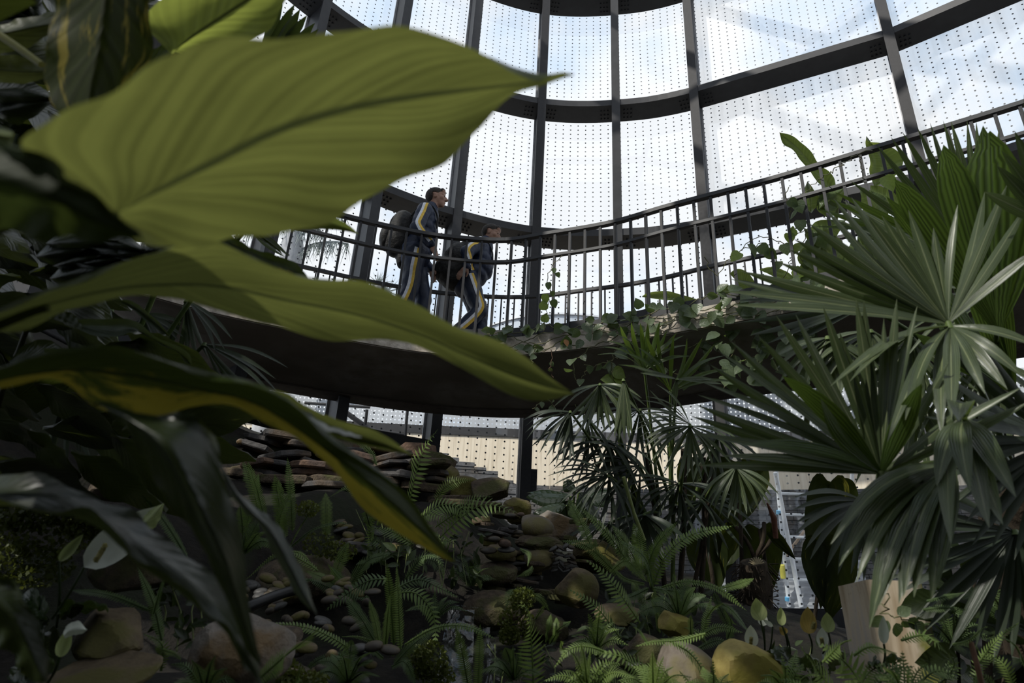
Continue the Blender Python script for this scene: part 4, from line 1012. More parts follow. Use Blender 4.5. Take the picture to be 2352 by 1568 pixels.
for (x0, y0, x1, y1, w0, w1, d0, d1) in ((1010, 1385, 1130, 1400, 20, 26, 4.0, 3.8), (1060, 1400, 1040, 1580, 60, 90, 3.75, 3.3), (1120, 1440, 1130, 1580, 30, 40, 3.7, 3.4), (725, 1135, 790, 1190, 20, 30, 5.0, 4.9), (800, 1130, 790, 1210, 24, 32, 5.1, 4.8)):
    mb = MB(); rows = []
    for i in range(16):
        t = i / 15; x, y, d, w = x0 + (x1 - x0) * t, y0 + (y1 - y0) * t, d0 + (d1 - d0) * t, w0 + (w1 - w0) * t
        rows.append([P(x + w * (j / 5 - .5), y, d + .05 * noise.noise((x * .03 + j, y * .05, d)) + .06 * abs(j / 5 - .5)) for j in range(6)])
    mb.grid(rows); obj('water_thread', mb, WAT, wf)
mb = MB()
mb.grid([[P(540, 1405, 3.3), P(540, 1385, 3.4)], [P(600, 1380, 3.4), P(600, 1362, 3.5)], [P(660, 1370, 3.5), P(660, 1352, 3.6)]])
# black irrigation hose
mb = MB(); mb.tube(catmull([tuple(P(520, 1420, 3.2)), tuple(P(590, 1385, 3.3)), tuple(P(650, 1362, 3.45)), tuple(P(700, 1350, 3.6))], 12), .025, 8)
hs = obj('hose', mb, noise_mat('black_rubber', (.01, .01, .011), (.02, .02, .022), 9, .4, .05)); tag(hs, 'black hose running across the pebbles behind the pale rock', 'hose')
# concrete pillar on the right, with moss and stains
def pillar_mat():
    m, nt = mat('stained_pillar_concrete'); b = NB(nt)
    ob = b.n('ShaderNodeTexCoord').outputs['Object']
    st = b.n('ShaderNodeMapping', {'Vector': ob, 'Scale': (10, 10, 1.2)}).outputs[0]
    n1 = b.n('ShaderNodeTexNoise', {'Vector': st, 'Scale': 1.6, 'Detail': 6})
    col = b.ramp(n1.outputs['Fac'], [(.3, (.26, .19, .11)), (.5, (.46, .38, .28)), (.7, (.36, .33, .31))])
    n2 = b.n('ShaderNodeTexNoise', {'Vector': ob, 'Scale': 5, 'Detail': 5})
    x = b.n('ShaderNodeSeparateXYZ', {'Vector': ob}).outputs[0]
    f = b.math('ADD', b.math('MULTIPLY', x, 2.6), b.math('MULTIPLY', b.math('SUBTRACT', n2.outputs['Fac'], .5), 1.6))
    col = b.mix(b.ramp(f, [(.0, (0, 0, 0)), (.22, (1, 1, 1))]), col, (.17, .17, .03))
    vo = b.n('ShaderNodeTexVoronoi', {'Vector': ob, 'Scale': 34})
    ed = b.ramp(vo.outputs['Distance'], [(.12, (1, 1, 1)), (.2, (0, 0, 0))])
    g = b.math('MULTIPLY', ed, b.ramp(b.math('MULTIPLY', x, -1), [(.12, (0, 0, 0)), (.2, (1, 1, 1))]))
    col = b.mix(g, col, (.05, .045, .04))
    p = b.n('ShaderNodeBsdfPrincipled', {'Base Color': col, 'Roughness': .85}); b.out(p.outputs[0]); return m
pb = P(2068, 1568, 2.7)
mb = MB(); r1 = .20; n = 14
h_ = Vector((fwd.x, fwd.y, 0)).normalized()
rows = []
for z in (-1.0, -.2, .0, .08, .16, .24, .30, .36):
    row = []
    for sx, sy in ((-.16, -.12), (-.15, -.14), (-.09, -.15), (.0, -.155), (.07, -.15), (.11, -.13), (.14, -.09), (.155, .0), (.14, .1), (.08, .14), (-.08, .14), (-.16, .12)):
        sx *= .8; tz = 1 + .02 * noise.noise((sx * 9, sy * 9, z * 6)); ln = -.05 * (z - .2)
        row.append((sx * tz + ln * .9, sy * tz, z))
    rows.append(row)
mb.grid(rows, closed=True); mb.add(rows[-1], [tuple(range(12))])
pl = obj('pillar', mb, pillar_mat(), None, smooth=False); pl.location = (pb.x, pb.y, pb.z)
tag(pl, 'short stained concrete pillar with green moss on its right side, under the fan palm', 'pillar'); pl['kind'] = 'thing'
# timber edging at the foot of the glass
# =============================================================== ferns
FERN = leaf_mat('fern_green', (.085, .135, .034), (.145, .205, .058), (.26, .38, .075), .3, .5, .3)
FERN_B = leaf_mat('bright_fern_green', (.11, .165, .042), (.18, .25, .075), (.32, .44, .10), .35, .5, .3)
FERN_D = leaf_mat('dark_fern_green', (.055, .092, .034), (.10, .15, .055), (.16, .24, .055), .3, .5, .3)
RACH = noise_mat('fern_stem', (.07, .09, .025), (.11, .13, .04), 9, .5, .05)
rf = random.Random(77)
def frond(parent, pts, hw, d, m=None, style='boston', n=None, dd=0.0, name='frond', droop=.18):
    """pts: pixel polyline from base to tip; hw: half width in pixels; d: depth at base; dd: depth change to tip"""
    m = m or FERN
    k = len(pts)
    c3 = [tuple(P(p[0], p[1], d + dd * i / (k - 1) + (rf.uniform(-.03, .03) if 0 < i else 0))) for i, p in enumerate(pts)]
    L = sum((Vector(a) - Vector(b_)).length for a, b_ in zip(c3, c3[1:]))
    wid = hw * d / F
    if n is None: n = int(L / (wid * (.24 if style == 'boston' else .36))) + 4
    n = max(7, min(34 if style == 'boston' else 40, n))
    C = catmull(c3, n + 3); mb = MB()
    mb.tube(C, [.0045 * (1 - .8 * i / (n + 2)) for i in range(n + 3)], 4, cap=False)
    up0 = ((CAM0 - C[len(C) // 2]).normalized() * .75 + Z * .65 + Vector((rf.uniform(-.4, .4), 0, rf.uniform(-.2, .2)))).normalized()
    for i in range(1, n + 2):
        t = i / (n + 2); p = C[i]; tan = (C[i + 1] - C[i - 1]).normalized() if i < n + 2 else (C[i] - C[i - 1]).normalized()
        side = tan.cross(up0).normalized(); nn = side.cross(tan).normalized()
        if style == 'boston': prof = min(1, .55 + t * 2.2) * min(1, (1 - t) * 3.2) ** .8; pw = .30; fw = .22
        elif style == 'broad': prof = (.35 + .65 * sin(min(1, t * 1.7) * pi / 2)) * min(1, (1 - t) * 1.35 + .05); pw = .19; fw = .38
        else: prof = min(1, .6 + t) * min(1, (1 - t) * 2.0 + .05); pw = .17; fw = .30
        pl_ = wid * prof * rf.uniform(.88, 1.08)
        if pl_ < .002: continue
        step = (C[i] - C[i - 1]).length
        w2 = min(pl_ * pw * 1.2, step * .39) if style == 'boston' else (min(max(pl_ * pw * .6, step * .3), step * .38) if style == 'broad' else min(pl_ * pw * .55, step * .3))
        for sg in (-1, 1):
            d1 = (side * sg + tan * fw).normalized()
            dr = droop * rf.uniform(.6, 1.3)
            rows = []
            for s_, ww in ((0, .55), (.3, 1.0), (.65, .8), (1.0, .02)):
                q = p + d1 * pl_ * s_ + tan * (pl_ * .12 * s_ * s_) - (nn * .6 + Z * .4) * (dr * pl_ * s_ * s_)
                rows.append([q - tan * w2 * ww, q + tan * w2 * ww])
            mb.grid(rows, [(s, v) for s in (0, .3, .65, 1) for v in (0, 1)])
    return obj(name, mb, m, parent)
def fern(label, base, d, fronds, m=None, group=None):
    t = thing('fern', label, 'fern', tuple(P(base[0], base[1], d)), group or 'ferns of the rock garden')
    for fr in fronds:
        pts, hw = fr[0], fr[1]; st = fr[2] if len(fr) > 2 else 'boston'; mm = fr[3] if len(fr) > 3 else m; dd = fr[4] if len(fr) > 4 else rf.uniform(-.15, .1)
        frond(t, pts, hw, d, mm, st, dd=dd)
    return t
# below the slate pile
fern('upright sword fern clump below the slate pile, left of the hollow', (640, 1260), 4.3, [
    ([(600, 1200), (580, 1120), (557, 1056)], 16), ([(610, 1200), (592, 1130), (567, 1056)], 15), ([(595, 1150), (592, 1115), (594, 1086)], 6), ([(650, 1235), (640, 1150), (631, 1088)], 17),
    ([(655, 1235), (648, 1160), (640, 1100)], 16), ([(672, 1220), (668, 1130), (660, 1050)], 14), ([(645, 1240), (642, 1190), (672, 1120)], 18), ([(690, 1210), (712, 1178), (741, 1147)], 9),
    ([(750, 1230), (750, 1180), (748, 1130)], 16), ([(660, 1262), (720, 1215), (775, 1200), (805, 1205)], 10, 'boston', FERN_D), ([(662, 1262), (680, 1225), (694, 1203)], 20), ([(600, 1260), (580, 1230), (560, 1160)], 16, 'boston', FERN_D), ([(640, 1260), (600, 1240), (570, 1215)], 18, 'broad')])
fern('sword fern with arching grey-green fronds in the middle of the left bank', (770, 1330), 3.9, [
    ([(760, 1340), (780, 1290), (800, 1245)], 22), ([(800, 1350), (840, 1290), (900, 1270)], 18, 'boston', FERN_D), ([(730, 1310), (700, 1290), (640, 1270), (565, 1330)], 20, 'broad', FERN_B), ([(640, 1270), (690, 1270), (722, 1305)], 14, 'broad', FERN_B),
    ([(790, 1362), (750, 1330), (703, 1310)], 16), ([(815, 1355), (780, 1330), (752, 1294)], 15), ([(720, 1330), (670, 1340), (642, 1405)], 9, 'boston', FERN_D), ([(830, 1400), (780, 1360), (710, 1330)], 18, 'boston', FERN_D), ([(850, 1380), (800, 1340), (760, 1300)], 18, 'boston', FERN_D)])
fern('broad fern with long side leaflets spreading over the lower left ferns', (880, 1335), 3.5, [([(895, 1330), (850, 1332), (808, 1356), (775, 1380), (747, 1402)], 40, 'broad', FERN_D)])
fern('tall sword fern with upright bright fronds, left of the waterfall', (890, 1500), 3.1, [
    ([(905, 1480), (898, 1390), (889, 1292)], 15), ([(920, 1490), (916, 1390), (911, 1295)], 18, 'boston', FERN), ([(885, 1490), (890, 1420), (897, 1360)], 20, 'boston', FERN_B), ([(872, 1480), (862, 1425), (848, 1378)], 12, 'boston', FERN_B),
    ([(860, 1470), (830, 1420), (795, 1372)], 20, 'boston', FERN_D), ([(905, 1525), (950, 1478), (1005, 1438)], 16, 'boston', FERN_D), ([(905, 1505), (860, 1475), (820, 1462), (785, 1462)], 12, 'broad', FERN_B), ([(850, 1525), (770, 1468), (700, 1440), (605, 1430)], 17),
    ([(830, 1522), (780, 1503), (730, 1515), (690, 1552)], 9, 'boston', FERN_D), ([(900, 1530), (930, 1520), (955, 1568)], 20, 'boston', FERN_D), ([(880, 1510), (850, 1490), (815, 1500)], 14, 'boston', FERN_D)])
fern('broad fern with drooping pointed tips just left of the waterfall', (930, 1345), 3.4, [
    ([(905, 1362), (955, 1362), (990, 1400), (1000, 1440), (999, 1486)], 36, 'broad', FERN), ([(910, 1350), (960, 1330), (1000, 1345), (1053, 1372)], 28, 'broad', FERN_D), ([(930, 1330), (970, 1280), (1010, 1285), (1020, 1330)], 22, 'broad', FERN_D)])
fern('fern arching over the waterfall with two upright fronds', (1080, 1568), 2.9, [
    ([(930, 1480), (1000, 1442), (1070, 1438), (1141, 1468)], 11, 'boston', FERN), ([(1078, 1590), (1062, 1500), (1046, 1435)], 17, 'boston', FERN), ([(1096, 1600), (1101, 1510), (1103, 1434)], 17, 'boston', FERN)])
fern('single long fern frond with widely spaced pointed leaflets right of the waterfall', (1226, 1590), 2.9, [([(1227, 1610), (1222, 1500), (1216, 1420), (1205, 1392), (1188, 1390)], 40, 'wide', FERN_B)])
fern('large pale fern frond at the bottom left beside the pale rock', (600, 1550), 2.0, [([(590, 1562), (650, 1510), (700, 1470), (732, 1443)], 30, 'boston', FERN), ([(676, 1590), (684, 1560), (689, 1528)], 11, 'broad', FERN_B), ([(600, 1580), (630, 1540), (650, 1500)], 20, 'boston', FERN_D)])
# on the ridge
t = fern('tall upright fern with spaced bright leaflets in front of the cream wall', (940, 1160), 4.6, [([(938, 1165), (955, 1090), (975, 1030), (1006, 985)], 42, 'wide', FERN_B, -.1), ([(1000, 1150), (1022, 1118), (1050, 1104), (1087, 1102)], 18, 'wide', FERN_B), ([(865, 1068), (850, 1035), (800, 1002)], 12, 'wide', FERN)])
fern('spreading fern with long narrow leaflets on the ridge above the stacked stones', (1010, 1230), 4.3, [
    ([(1010, 1235), (1070, 1180), (1120, 1158), (1190, 1178)], 44, 'wide', FERN_B), ([(960, 1195), (1010, 1160), (1050, 1165), (1075, 1190)], 34, 'wide', FERN_B), ([(1000, 1210), (1050, 1175), (1090, 1145), (1130, 1140)], 26, 'wide', FERN), ([(940, 1220), (980, 1180), (1030, 1190)], 30, 'wide', FERN),
    ([(950, 1250), (900, 1220), (850, 1210)], 26, 'wide', FERN), ([(930, 1240), (890, 1180), (850, 1150)], 22, 'wide', FERN), ([(980, 1270), (1010, 1240), (1050, 1250)], 24, 'wide', FERN), ([(900, 1270), (860, 1240), (830, 1250)], 22, 'wide', FERN_D),
    ([(940, 1290), (930, 1240), (900, 1200)], 22, 'wide', FERN), ([(960, 1280), (1000, 1290), (1020, 1330)], 18, 'wide', FERN_D), ([(840, 1160), (800, 1120), (758, 1140)], 18, 'broad', FERN), ([(850, 1210), (840, 1170), (835, 1110)], 14, 'boston', FERN_D), ([(870, 1290), (850, 1230), (862, 1180)], 22, 'broad', FERN)])
# right of the stacked stones
fern('big sword fern with long arching fronds between the stacked stones and the dark palms', (1500, 1345), 3.9, [
    ([(1360, 1260), (1335, 1200), (1303, 1143)], 17), ([(1455, 1310), (1395, 1225), (1330, 1163)], 16), ([(1470, 1310), (1440, 1250), (1405, 1205)], 18), ([(1475, 1310), (1468, 1250), (1455, 1200)], 20), ([(1482, 1320), (1505, 1255), (1556, 1198)], 15),
    ([(1500, 1345), (1530, 1275), (1590, 1227), (1684, 1207)], 19, 'boston', FERN), ([(1495, 1340), (1495, 1285), (1524, 1228)], 15), ([(1420, 1320), (1350, 1255), (1287, 1241)], 14), ([(1400, 1314), (1440, 1288), (1485, 1335)], 15, 'boston', FERN_B),
    ([(1520, 1348), (1580, 1335), (1650, 1352), (1715, 1402)], 13), ([(1652, 1352), (1690, 1342), (1732, 1328)], 14), ([(1492, 1455), (1480, 1400), (1460, 1335)], 14), ([(1513, 1460), (1508, 1400), (1503, 1350)], 15, 'boston', FERN_B), ([(1508, 1355), (1540, 1358), (1563, 1380)], 12, 'boston', FERN_B),
    ([(1500, 1350), (1560, 1360), (1640, 1380)], 14, 'boston', FERN_D), ([(1480, 1340), (1440, 1330), (1410, 1310)], 14), ([(1370, 1290), (1368, 1260), (1367, 1235)], 8), ([(1640, 1380), (1680, 1400), (1720, 1450)], 14, 'boston', FERN_D), ([(1490, 1350), (1450, 1370), (1400, 1380)], 14, 'boston', FERN_D), ([(1500, 1345), (1480, 1280), (1420, 1240)], 16, 'boston', FERN_D), ([(1640, 1360), (1660, 1410), (1690, 1460)], 12, 'boston', FERN_D)])
fern('pale feathery fern leaning left across the round brown boulder', (1460, 1440), 3.3, [([(1470, 1430), (1425, 1365), (1385, 1315), (1343, 1283)], 34, 'broad', FERN_B), ([(1425, 1465), (1380, 1405), (1345, 1375), (1305, 1352)], 32, 'broad', FERN)])
fern('cluster of tiny fern fronds on the dark rock right of the waterfall', (1270, 1470), 3.5, [([(1254, 1474), (1260, 1440), (1266, 1409)], 9), ([(1272, 1470), (1277, 1440), (1278, 1417)], 9), ([(1278, 1448), (1294, 1436), (1311, 1426)], 8), ([(1264, 1480), (1275, 1460), (1290, 1450)], 9)])
fern('small maidenhair fern hanging from the ledge above the waterfall', (1200, 1375), 3.9, [([(1185, 1352), (1170, 1365), (1164, 1398)], 18, 'broad'), ([(1200, 1372), (1215, 1352), (1228, 1365)], 18, 'broad'), ([(1215, 1365), (1240, 1372), (1262, 1402)], 14, 'broad', FERN_B), ([(1222, 1300), (1215, 1312), (1186, 1325)], 9, 'wide', FERN_B), ([(1225, 1430), (1240, 1405), (1250, 1390)], 16, 'broad'), ([(1195, 1260), (1215, 1272), (1212, 1300)], 10, 'broad')])
# front right, bright
fern('bright lacy fern at the bottom, in front of the grey-brown boulder', (1500, 1590), 2.5, [
    ([(1620, 1455), (1560, 1470), (1500, 1474), (1460, 1484)], 26, 'broad', FERN_B), ([(1520, 1610), (1470, 1540), (1420, 1505), (1360, 1500)], 44, 'broad', FERN_B), ([(1440, 1620), (1400, 1560), (1340, 1545), (1300, 1565)], 34, 'broad', FERN_B), ([(1540, 1472), (1585, 1500), (1615, 1540), (1640, 1590)], 28, 'broad', FERN_B),
    ([(1400, 1500), (1350, 1485), (1310, 1490), (1272, 1534)], 24, 'broad', FERN_B), ([(1560, 1600), (1510, 1540), (1450, 1530)], 34, 'broad', FERN_B), ([(1390, 1600), (1350, 1570), (1320, 1590)], 30, 'broad', FERN_B), ([(1300, 1510), (1292, 1490), (1288, 1472)], 9), ([(1490, 1480), (1470, 1450), (1455, 1440)], 12, 'broad', FERN), ([(1570, 1620), (1590, 1580), (1560, 1540)], 26, 'broad', FERN)])
fern('light green fern behind the small yellow rock, left of the white flowers', (1620, 1470), 3.2, [([(1612, 1470), (1622, 1420), (1634, 1368)], 18, 'broad', FERN_B), ([(1622, 1420), (1640, 1395), (1662, 1385)], 14, 'broad', FERN_B), ([(1600, 1465), (1650, 1440), (1706, 1452)], 20, 'broad', FERN), ([(1587, 1460), (1586, 1435), (1587, 1412)], 9), ([(1625, 1480), (1600, 1450), (1570, 1440)], 16, 'broad', FERN), ([(1670, 1470), (1680, 1430), (1665, 1400)], 16, 'boston', FERN_D), ([(1600, 1490), (1650, 1470), (1690, 1490)], 18, 'broad', FERN_D)])
fern('lush bright fern in front of the concrete pillar', (1980, 1590), 2.1, [([(2000, 1600), (1950, 1530), (1905, 1492), (1880, 1478)], 52, 'broad', FERN_B), ([(1930, 1610), (1880, 1540), (1850, 1500), (1838, 1482)], 44, 'broad', FERN_B), ([(1960, 1505), (2000, 1485), (2060, 1500)], 30, 'broad', FERN_B), ([(1890, 1520), (1930, 1480), (1955, 1468)], 30, 'broad', FERN_B), ([(1960, 1620), (1990, 1550), (2040, 1520)], 40, 'broad', FERN_B), ([(2010, 1590), (2040, 1540), (2100, 1530)], 34, 'broad', FERN_D), ([(1880, 1620), (1830, 1570), (1790, 1560)], 30, 'broad', FERN)])
fern('dark fern at the foot of the pillar on its right', (2140, 1560), 2.3, [([(2070, 1470), (2120, 1458), (2150, 1475), (2177, 1502)], 26, 'broad', FERN), ([(2100, 1580), (2150, 1540), (2200, 1560)], 34, 'broad', FERN_D), ([(2060, 1600), (2110, 1570), (2140, 1590)], 30, 'broad', FERN_D), ([(2040, 1590), (2060, 1530), (2040, 1500)], 24, 'broad', FERN_D), ([(2150, 1580), (2190, 1530), (2180, 1500)], 24, 'broad', FERN_D)])
fern('fern with sunlit tips in the bottom right corner', (2260, 1568), 2.2, [([(2240, 1580), (2250, 1520), (2300, 1460), (2340, 1430)], 26, 'broad', FERN_B), ([(2190, 1480), (2225, 1470), (2260, 1440)], 20, 'broad', FERN), ([(2330, 1580), (2300, 1520), (2250, 1500)], 26, 'broad', FERN_B), ([(2360, 1540), (2330, 1480), (2290, 1460)], 24, 'broad', FERN), ([(2130, 1380), (2170, 1370), (2215, 1360)], 16, 'broad', FERN_D), ([(2120, 1400), (2170, 1395), (2220, 1400)], 16, 'broad', FERN_D), ([(2290, 1600), (2270, 1560), (2240, 1540)], 24, 'broad', FERN)])
# left, in the dark
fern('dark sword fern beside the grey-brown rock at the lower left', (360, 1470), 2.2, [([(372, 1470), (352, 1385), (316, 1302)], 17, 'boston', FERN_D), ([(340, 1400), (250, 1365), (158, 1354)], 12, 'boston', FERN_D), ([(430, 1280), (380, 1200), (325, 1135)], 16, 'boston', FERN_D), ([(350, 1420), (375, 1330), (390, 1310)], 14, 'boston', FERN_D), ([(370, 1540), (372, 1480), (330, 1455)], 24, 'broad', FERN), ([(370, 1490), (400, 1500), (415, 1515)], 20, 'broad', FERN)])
def auto_fern(label, x, y, d, n, L, hw, m, style='broad', a0=20, a1=160):
    fr = []
    for k in range(n):
        a = radians(a0 + (a1 - a0) * (k + rf.uniform(.2, .8)) / n); l = L * rf.uniform(.75, 1.1); dx, dy = cos(a) * l, -sin(a) * l
        sagp = abs(cos(a)) * .35 * l
        fr.append(([(x, y), (x + dx * .5, y + dy * .62), (x + dx, y + dy + sagp)], hw * rf.uniform(.8, 1.15), style, m, rf.uniform(-.25, .1)))
    return fern(label, (x, y), d, fr)
auto_fern('broad bright fern at the bottom edge right of the long single frond', 1350, 1590, 2.5, 8, 120, 30, FERN_B)
auto_fern('bright fern at the bottom edge below the grey-brown boulder', 1500, 1600, 2.35, 9, 110, 30, FERN_B)
auto_fern('fern at the bottom edge below the golden boulder', 1640, 1610, 2.3, 7, 90, 26, FERN_B)
auto_fern('fern at the bottom between the golden boulder and the white flowers', 1810, 1600, 2.4, 8, 110, 28, FERN)
auto_fern('mid-green fern between the tiny fern cluster and the feathery pale fern', 1370, 1490, 3.2, 8, 90, 20, FERN)
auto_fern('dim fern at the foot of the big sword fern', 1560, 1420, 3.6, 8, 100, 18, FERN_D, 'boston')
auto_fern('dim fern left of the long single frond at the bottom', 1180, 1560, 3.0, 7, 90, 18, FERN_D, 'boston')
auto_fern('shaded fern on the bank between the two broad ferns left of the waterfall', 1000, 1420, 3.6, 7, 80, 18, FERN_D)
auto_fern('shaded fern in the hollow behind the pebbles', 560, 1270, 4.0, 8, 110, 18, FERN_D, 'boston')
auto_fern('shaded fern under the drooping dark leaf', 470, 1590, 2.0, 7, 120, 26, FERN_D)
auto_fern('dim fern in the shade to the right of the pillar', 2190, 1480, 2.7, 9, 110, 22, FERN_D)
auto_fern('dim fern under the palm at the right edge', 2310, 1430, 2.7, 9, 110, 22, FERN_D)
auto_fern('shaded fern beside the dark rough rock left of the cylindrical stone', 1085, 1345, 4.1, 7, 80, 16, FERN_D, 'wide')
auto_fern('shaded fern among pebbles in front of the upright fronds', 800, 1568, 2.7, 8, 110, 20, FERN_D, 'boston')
auto_fern('lacy green fern in front of the pillar foot', 2080, 1610, 2.0, 8, 110, 30, FERN)
# mossy creeping plants (maidenhair cushions)
MOSSL = leaf_mat('tiny_cushion_leaves', (.05, .065, .012), (.10, .12, .022), (.16, .19, .03), .3, .5, .25)
def cushion(label, spots, d, n, s=.011):
    mb = MB()
    for (x, y, rx, ry) in spots:
        for _ in range(n):
            a = rf.uniform(0, 2 * pi); q = sqrt(rf.random()); c = P(x + cos(a) * q * rx, y + sin(a) * q * ry, d + rf.uniform(-.06, .06))
            e1 = Vector((rf.gauss(0, 1), rf.gauss(0, 1), rf.gauss(0, 1))).normalized(); e2 = e1.cross(Vector((rf.gauss(0, 1), rf.gauss(0, 1), rf.gauss(0, 1)))).normalized()
            z = s * rf.uniform(.6, 1.3)
            mb.add([c - e1 * z, c + e2 * z * .6, c + e1 * z, c - e2 * z * .6], [(0, 1, 2, 3)], [(0, .5), (.5, 1), (1, .5), (.5, 0)])
    o = obj('creeping_plant', mb, MOSSL, None); tag(o, label, 'plant'); o['kind'] = 'stuff'; return o
cushion('cushion of tiny round leaves hanging on the wet rock right of the waterfall', [(1185, 1430, 42, 40), (1200, 1375, 30, 26), (1170, 1460, 25, 22)], 3.75, 420)
cushion('cushion of tiny yellow-green leaves left of the waterfall', [(990, 1510, 40, 40), (1005, 1550, 40, 30), (960, 1520, 30, 40)], 3.2, 380)
cushion('low cushion of tiny leaves among the sword ferns', [(705, 1168, 28, 20), (735, 1250, 40, 30), (780, 1265, 40, 24)], 4.2, 260)
cushion('dark mossy carpet in the left shade behind the white flower', [(100, 1220, 130, 60), (60, 1300, 110, 50), (230, 1200, 90, 40), (60, 1180, 90, 40)], 2.6, 700, .012)
cushion('dark mossy ground cover at the bottom edge', [(640, 1540, 60, 30), (700, 1560, 60, 20), (600, 1510, 40, 30)], 2.5, 260)
# =============================================================== the two men on the walkway
from mathutils.bvhtree import BVHTree
SKIN = noise_mat('skin', (.27, .15, .105), (.33, .195, .14), 40, .5, .02, spec=.35)
HAIRM = noise_mat('short_dark_hair', (.012, .009, .007), (.03, .022, .017), 90, .6, .4)
NAVY = noise_mat('navy_tracksuit_nylon', (.012, .019, .042), (.019, .029, .062), 9, .5, .4, detail=3, spec=.35)
NAVY2 = noise_mat('navy_trouser_nylon', (.010, .016, .036), (.016, .025, .055), 7, .5, .4, detail=3, spec=.35)
WHITE = noise_mat('white_stripe', (.62, .64, .70), (.78, .80, .85), 40, .6, .2)
YELL = noise_mat('yellow_stripe', (.62, .40, .05), (.78, .53, .09), 40, .6, .2)
PACK = noise_mat('black_pack_fabric', (.008, .008, .008), (.022, .021, .02), 30, .6, .5)
PACK2 = noise_mat('worn_black_strap', (.02, .02, .02), (.04, .04, .038), 30, .6, .3)
SHOE = noise_mat('dark_shoe', (.02, .02, .022), (.05, .05, .055), 20, .5, .1)
EYE = noise_mat('eye', (.03, .02, .015), (.05, .035, .03), 20, .15, 0)

def capsule(bm, a, b_, ra, rb, n=14, flat=1.0, fax=None):
    a, b_ = Vector(a), Vector(b_); ax = b_ - a; L = ax.length; t = ax.normalized()
    r_ = Vector((0, 1, 0)) if abs(t.y) < .9 else Vector((1, 0, 0))
    x = t.cross(r_).normalized(); y = x.cross(t)
    rings = []
    for k in range(5): ang = -pi / 2 + (k + .5) / 5 * pi / 2; rings.append((sin(ang) * ra, cos(ang) * ra))
    for k in range(1, 4): f = k / 4; rings.append((L * f, ra + (rb - ra) * f))
    for k in range(5): ang = (k + .5) / 5 * pi / 2; rings.append((L + sin(ang) * rb, cos(ang) * rb))
    vs = [[bm.verts.new(a + t * h + (x * cos(2 * pi * i / n) + y * sin(2 * pi * i / n) * flat) * r) for i in range(n)] for h, r in rings]
    for r1, r2 in zip(vs, vs[1:]):
        for i in range(n): bm.faces.new((r1[i], r1[(i + 1) % n], r2[(i + 1) % n], r2[i]))
    bm.faces.new(vs[0][::-1]); bm.faces.new(vs[-1])
def ellip(bm, c, r, rot=None, sub=3):
    m = Matrix.Translation(c) @ (rot.to_4x4() if rot else Matrix.Identity(4)) @ Matrix.Diagonal((*r, 1))
    bmesh.ops.create_icosphere(bm, subdivisions=sub, radius=1, matrix=m)
def fuse(bm, vox, smooth=3, wrinkle=0, wf=14, seed=0):
    bmesh.ops.recalc_face_normals(bm, faces=bm.faces)
    me = bpy.data.meshes.new('tmp'); bm.to_mesh(me); bm.free()
    o = bpy.data.objects.new('tmp', me); COL.objects.link(o)
    md = o.modifiers.new('r', 'REMESH'); md.mode = 'VOXEL'; md.voxel_size = vox
    sm = o.modifiers.new('s', 'SMOOTH'); sm.iterations = smooth; sm.factor = .5
    dg = bpy.context.evaluated_depsgraph_get()
    out = bpy.data.meshes.new_from_object(o.evaluated_get(dg))
    bpy.data.objects.remove(o); bpy.data.meshes.remove(me)
    if wrinkle:
        b2 = bmesh.new(); b2.from_mesh(out); b2.normal_update()
        for v in b2.verts:
            p = v.co; f = noise.noise((p.x * wf + seed, p.y * wf, p.z * wf * .55)) + .5 * noise.noise((p.x * wf * 2.2, p.y * wf * 2 + seed, p.z * wf * 1.6))
            v.co = p + v.normal * f * wrinkle
        b2.to_mesh(out); b2.free()
    out.polygons.foreach_set('use_smooth', [True] * len(out.polygons)); return out

def hand(bm, w, d, palm_n, thumb_side, s=1.0, curl=.5):
    """w wrist, d pointing direction, palm_n the way the palm faces"""
    w, d, pn = Vector(w), Vector(d).normalized(), Vector(palm_n).normalized()
    sd = d.cross(pn).normalized() * thumb_side
    capsule(bm, w - d * .02, w + d * .05 * s, .026 * s, .034 * s, 10, .62)
    ellip(bm, w + d * .055 * s, (.036 * s, .036 * s, .018 * s), Matrix((d, sd, pn)).transposed(), 2)
    for k, (o, L) in enumerate(((.027, .072), (.009, .08), (-.009, .075), (-.026, .058))):
        b0 = w + d * .085 * s + sd * o * s; dd = d.copy(); q = b0
        for j, f in enumerate((.45, .32, .25)):
            dd = (dd + pn * curl * (.35 + .3 * j)).normalized(); q2 = q + dd * L * f * s
            capsule(bm, q, q2, .0095 * s * (1 - .1 * j), .0088 * s * (1 - .1 * j), 8); q = q2
    b0 = w + d * .025 * s + sd * .028 * s; m1 = b0 + (d * .7 + sd * .6 + pn * .35).normalized() * .042 * s; m2 = m1 + (d * .9 + sd * .1 + pn * .35).normalized() * .032 * s
    capsule(bm, b0, m1, .0125 * s, .011 * s, 8); capsule(bm, m1, m2, .011 * s, .009 * s, 8)

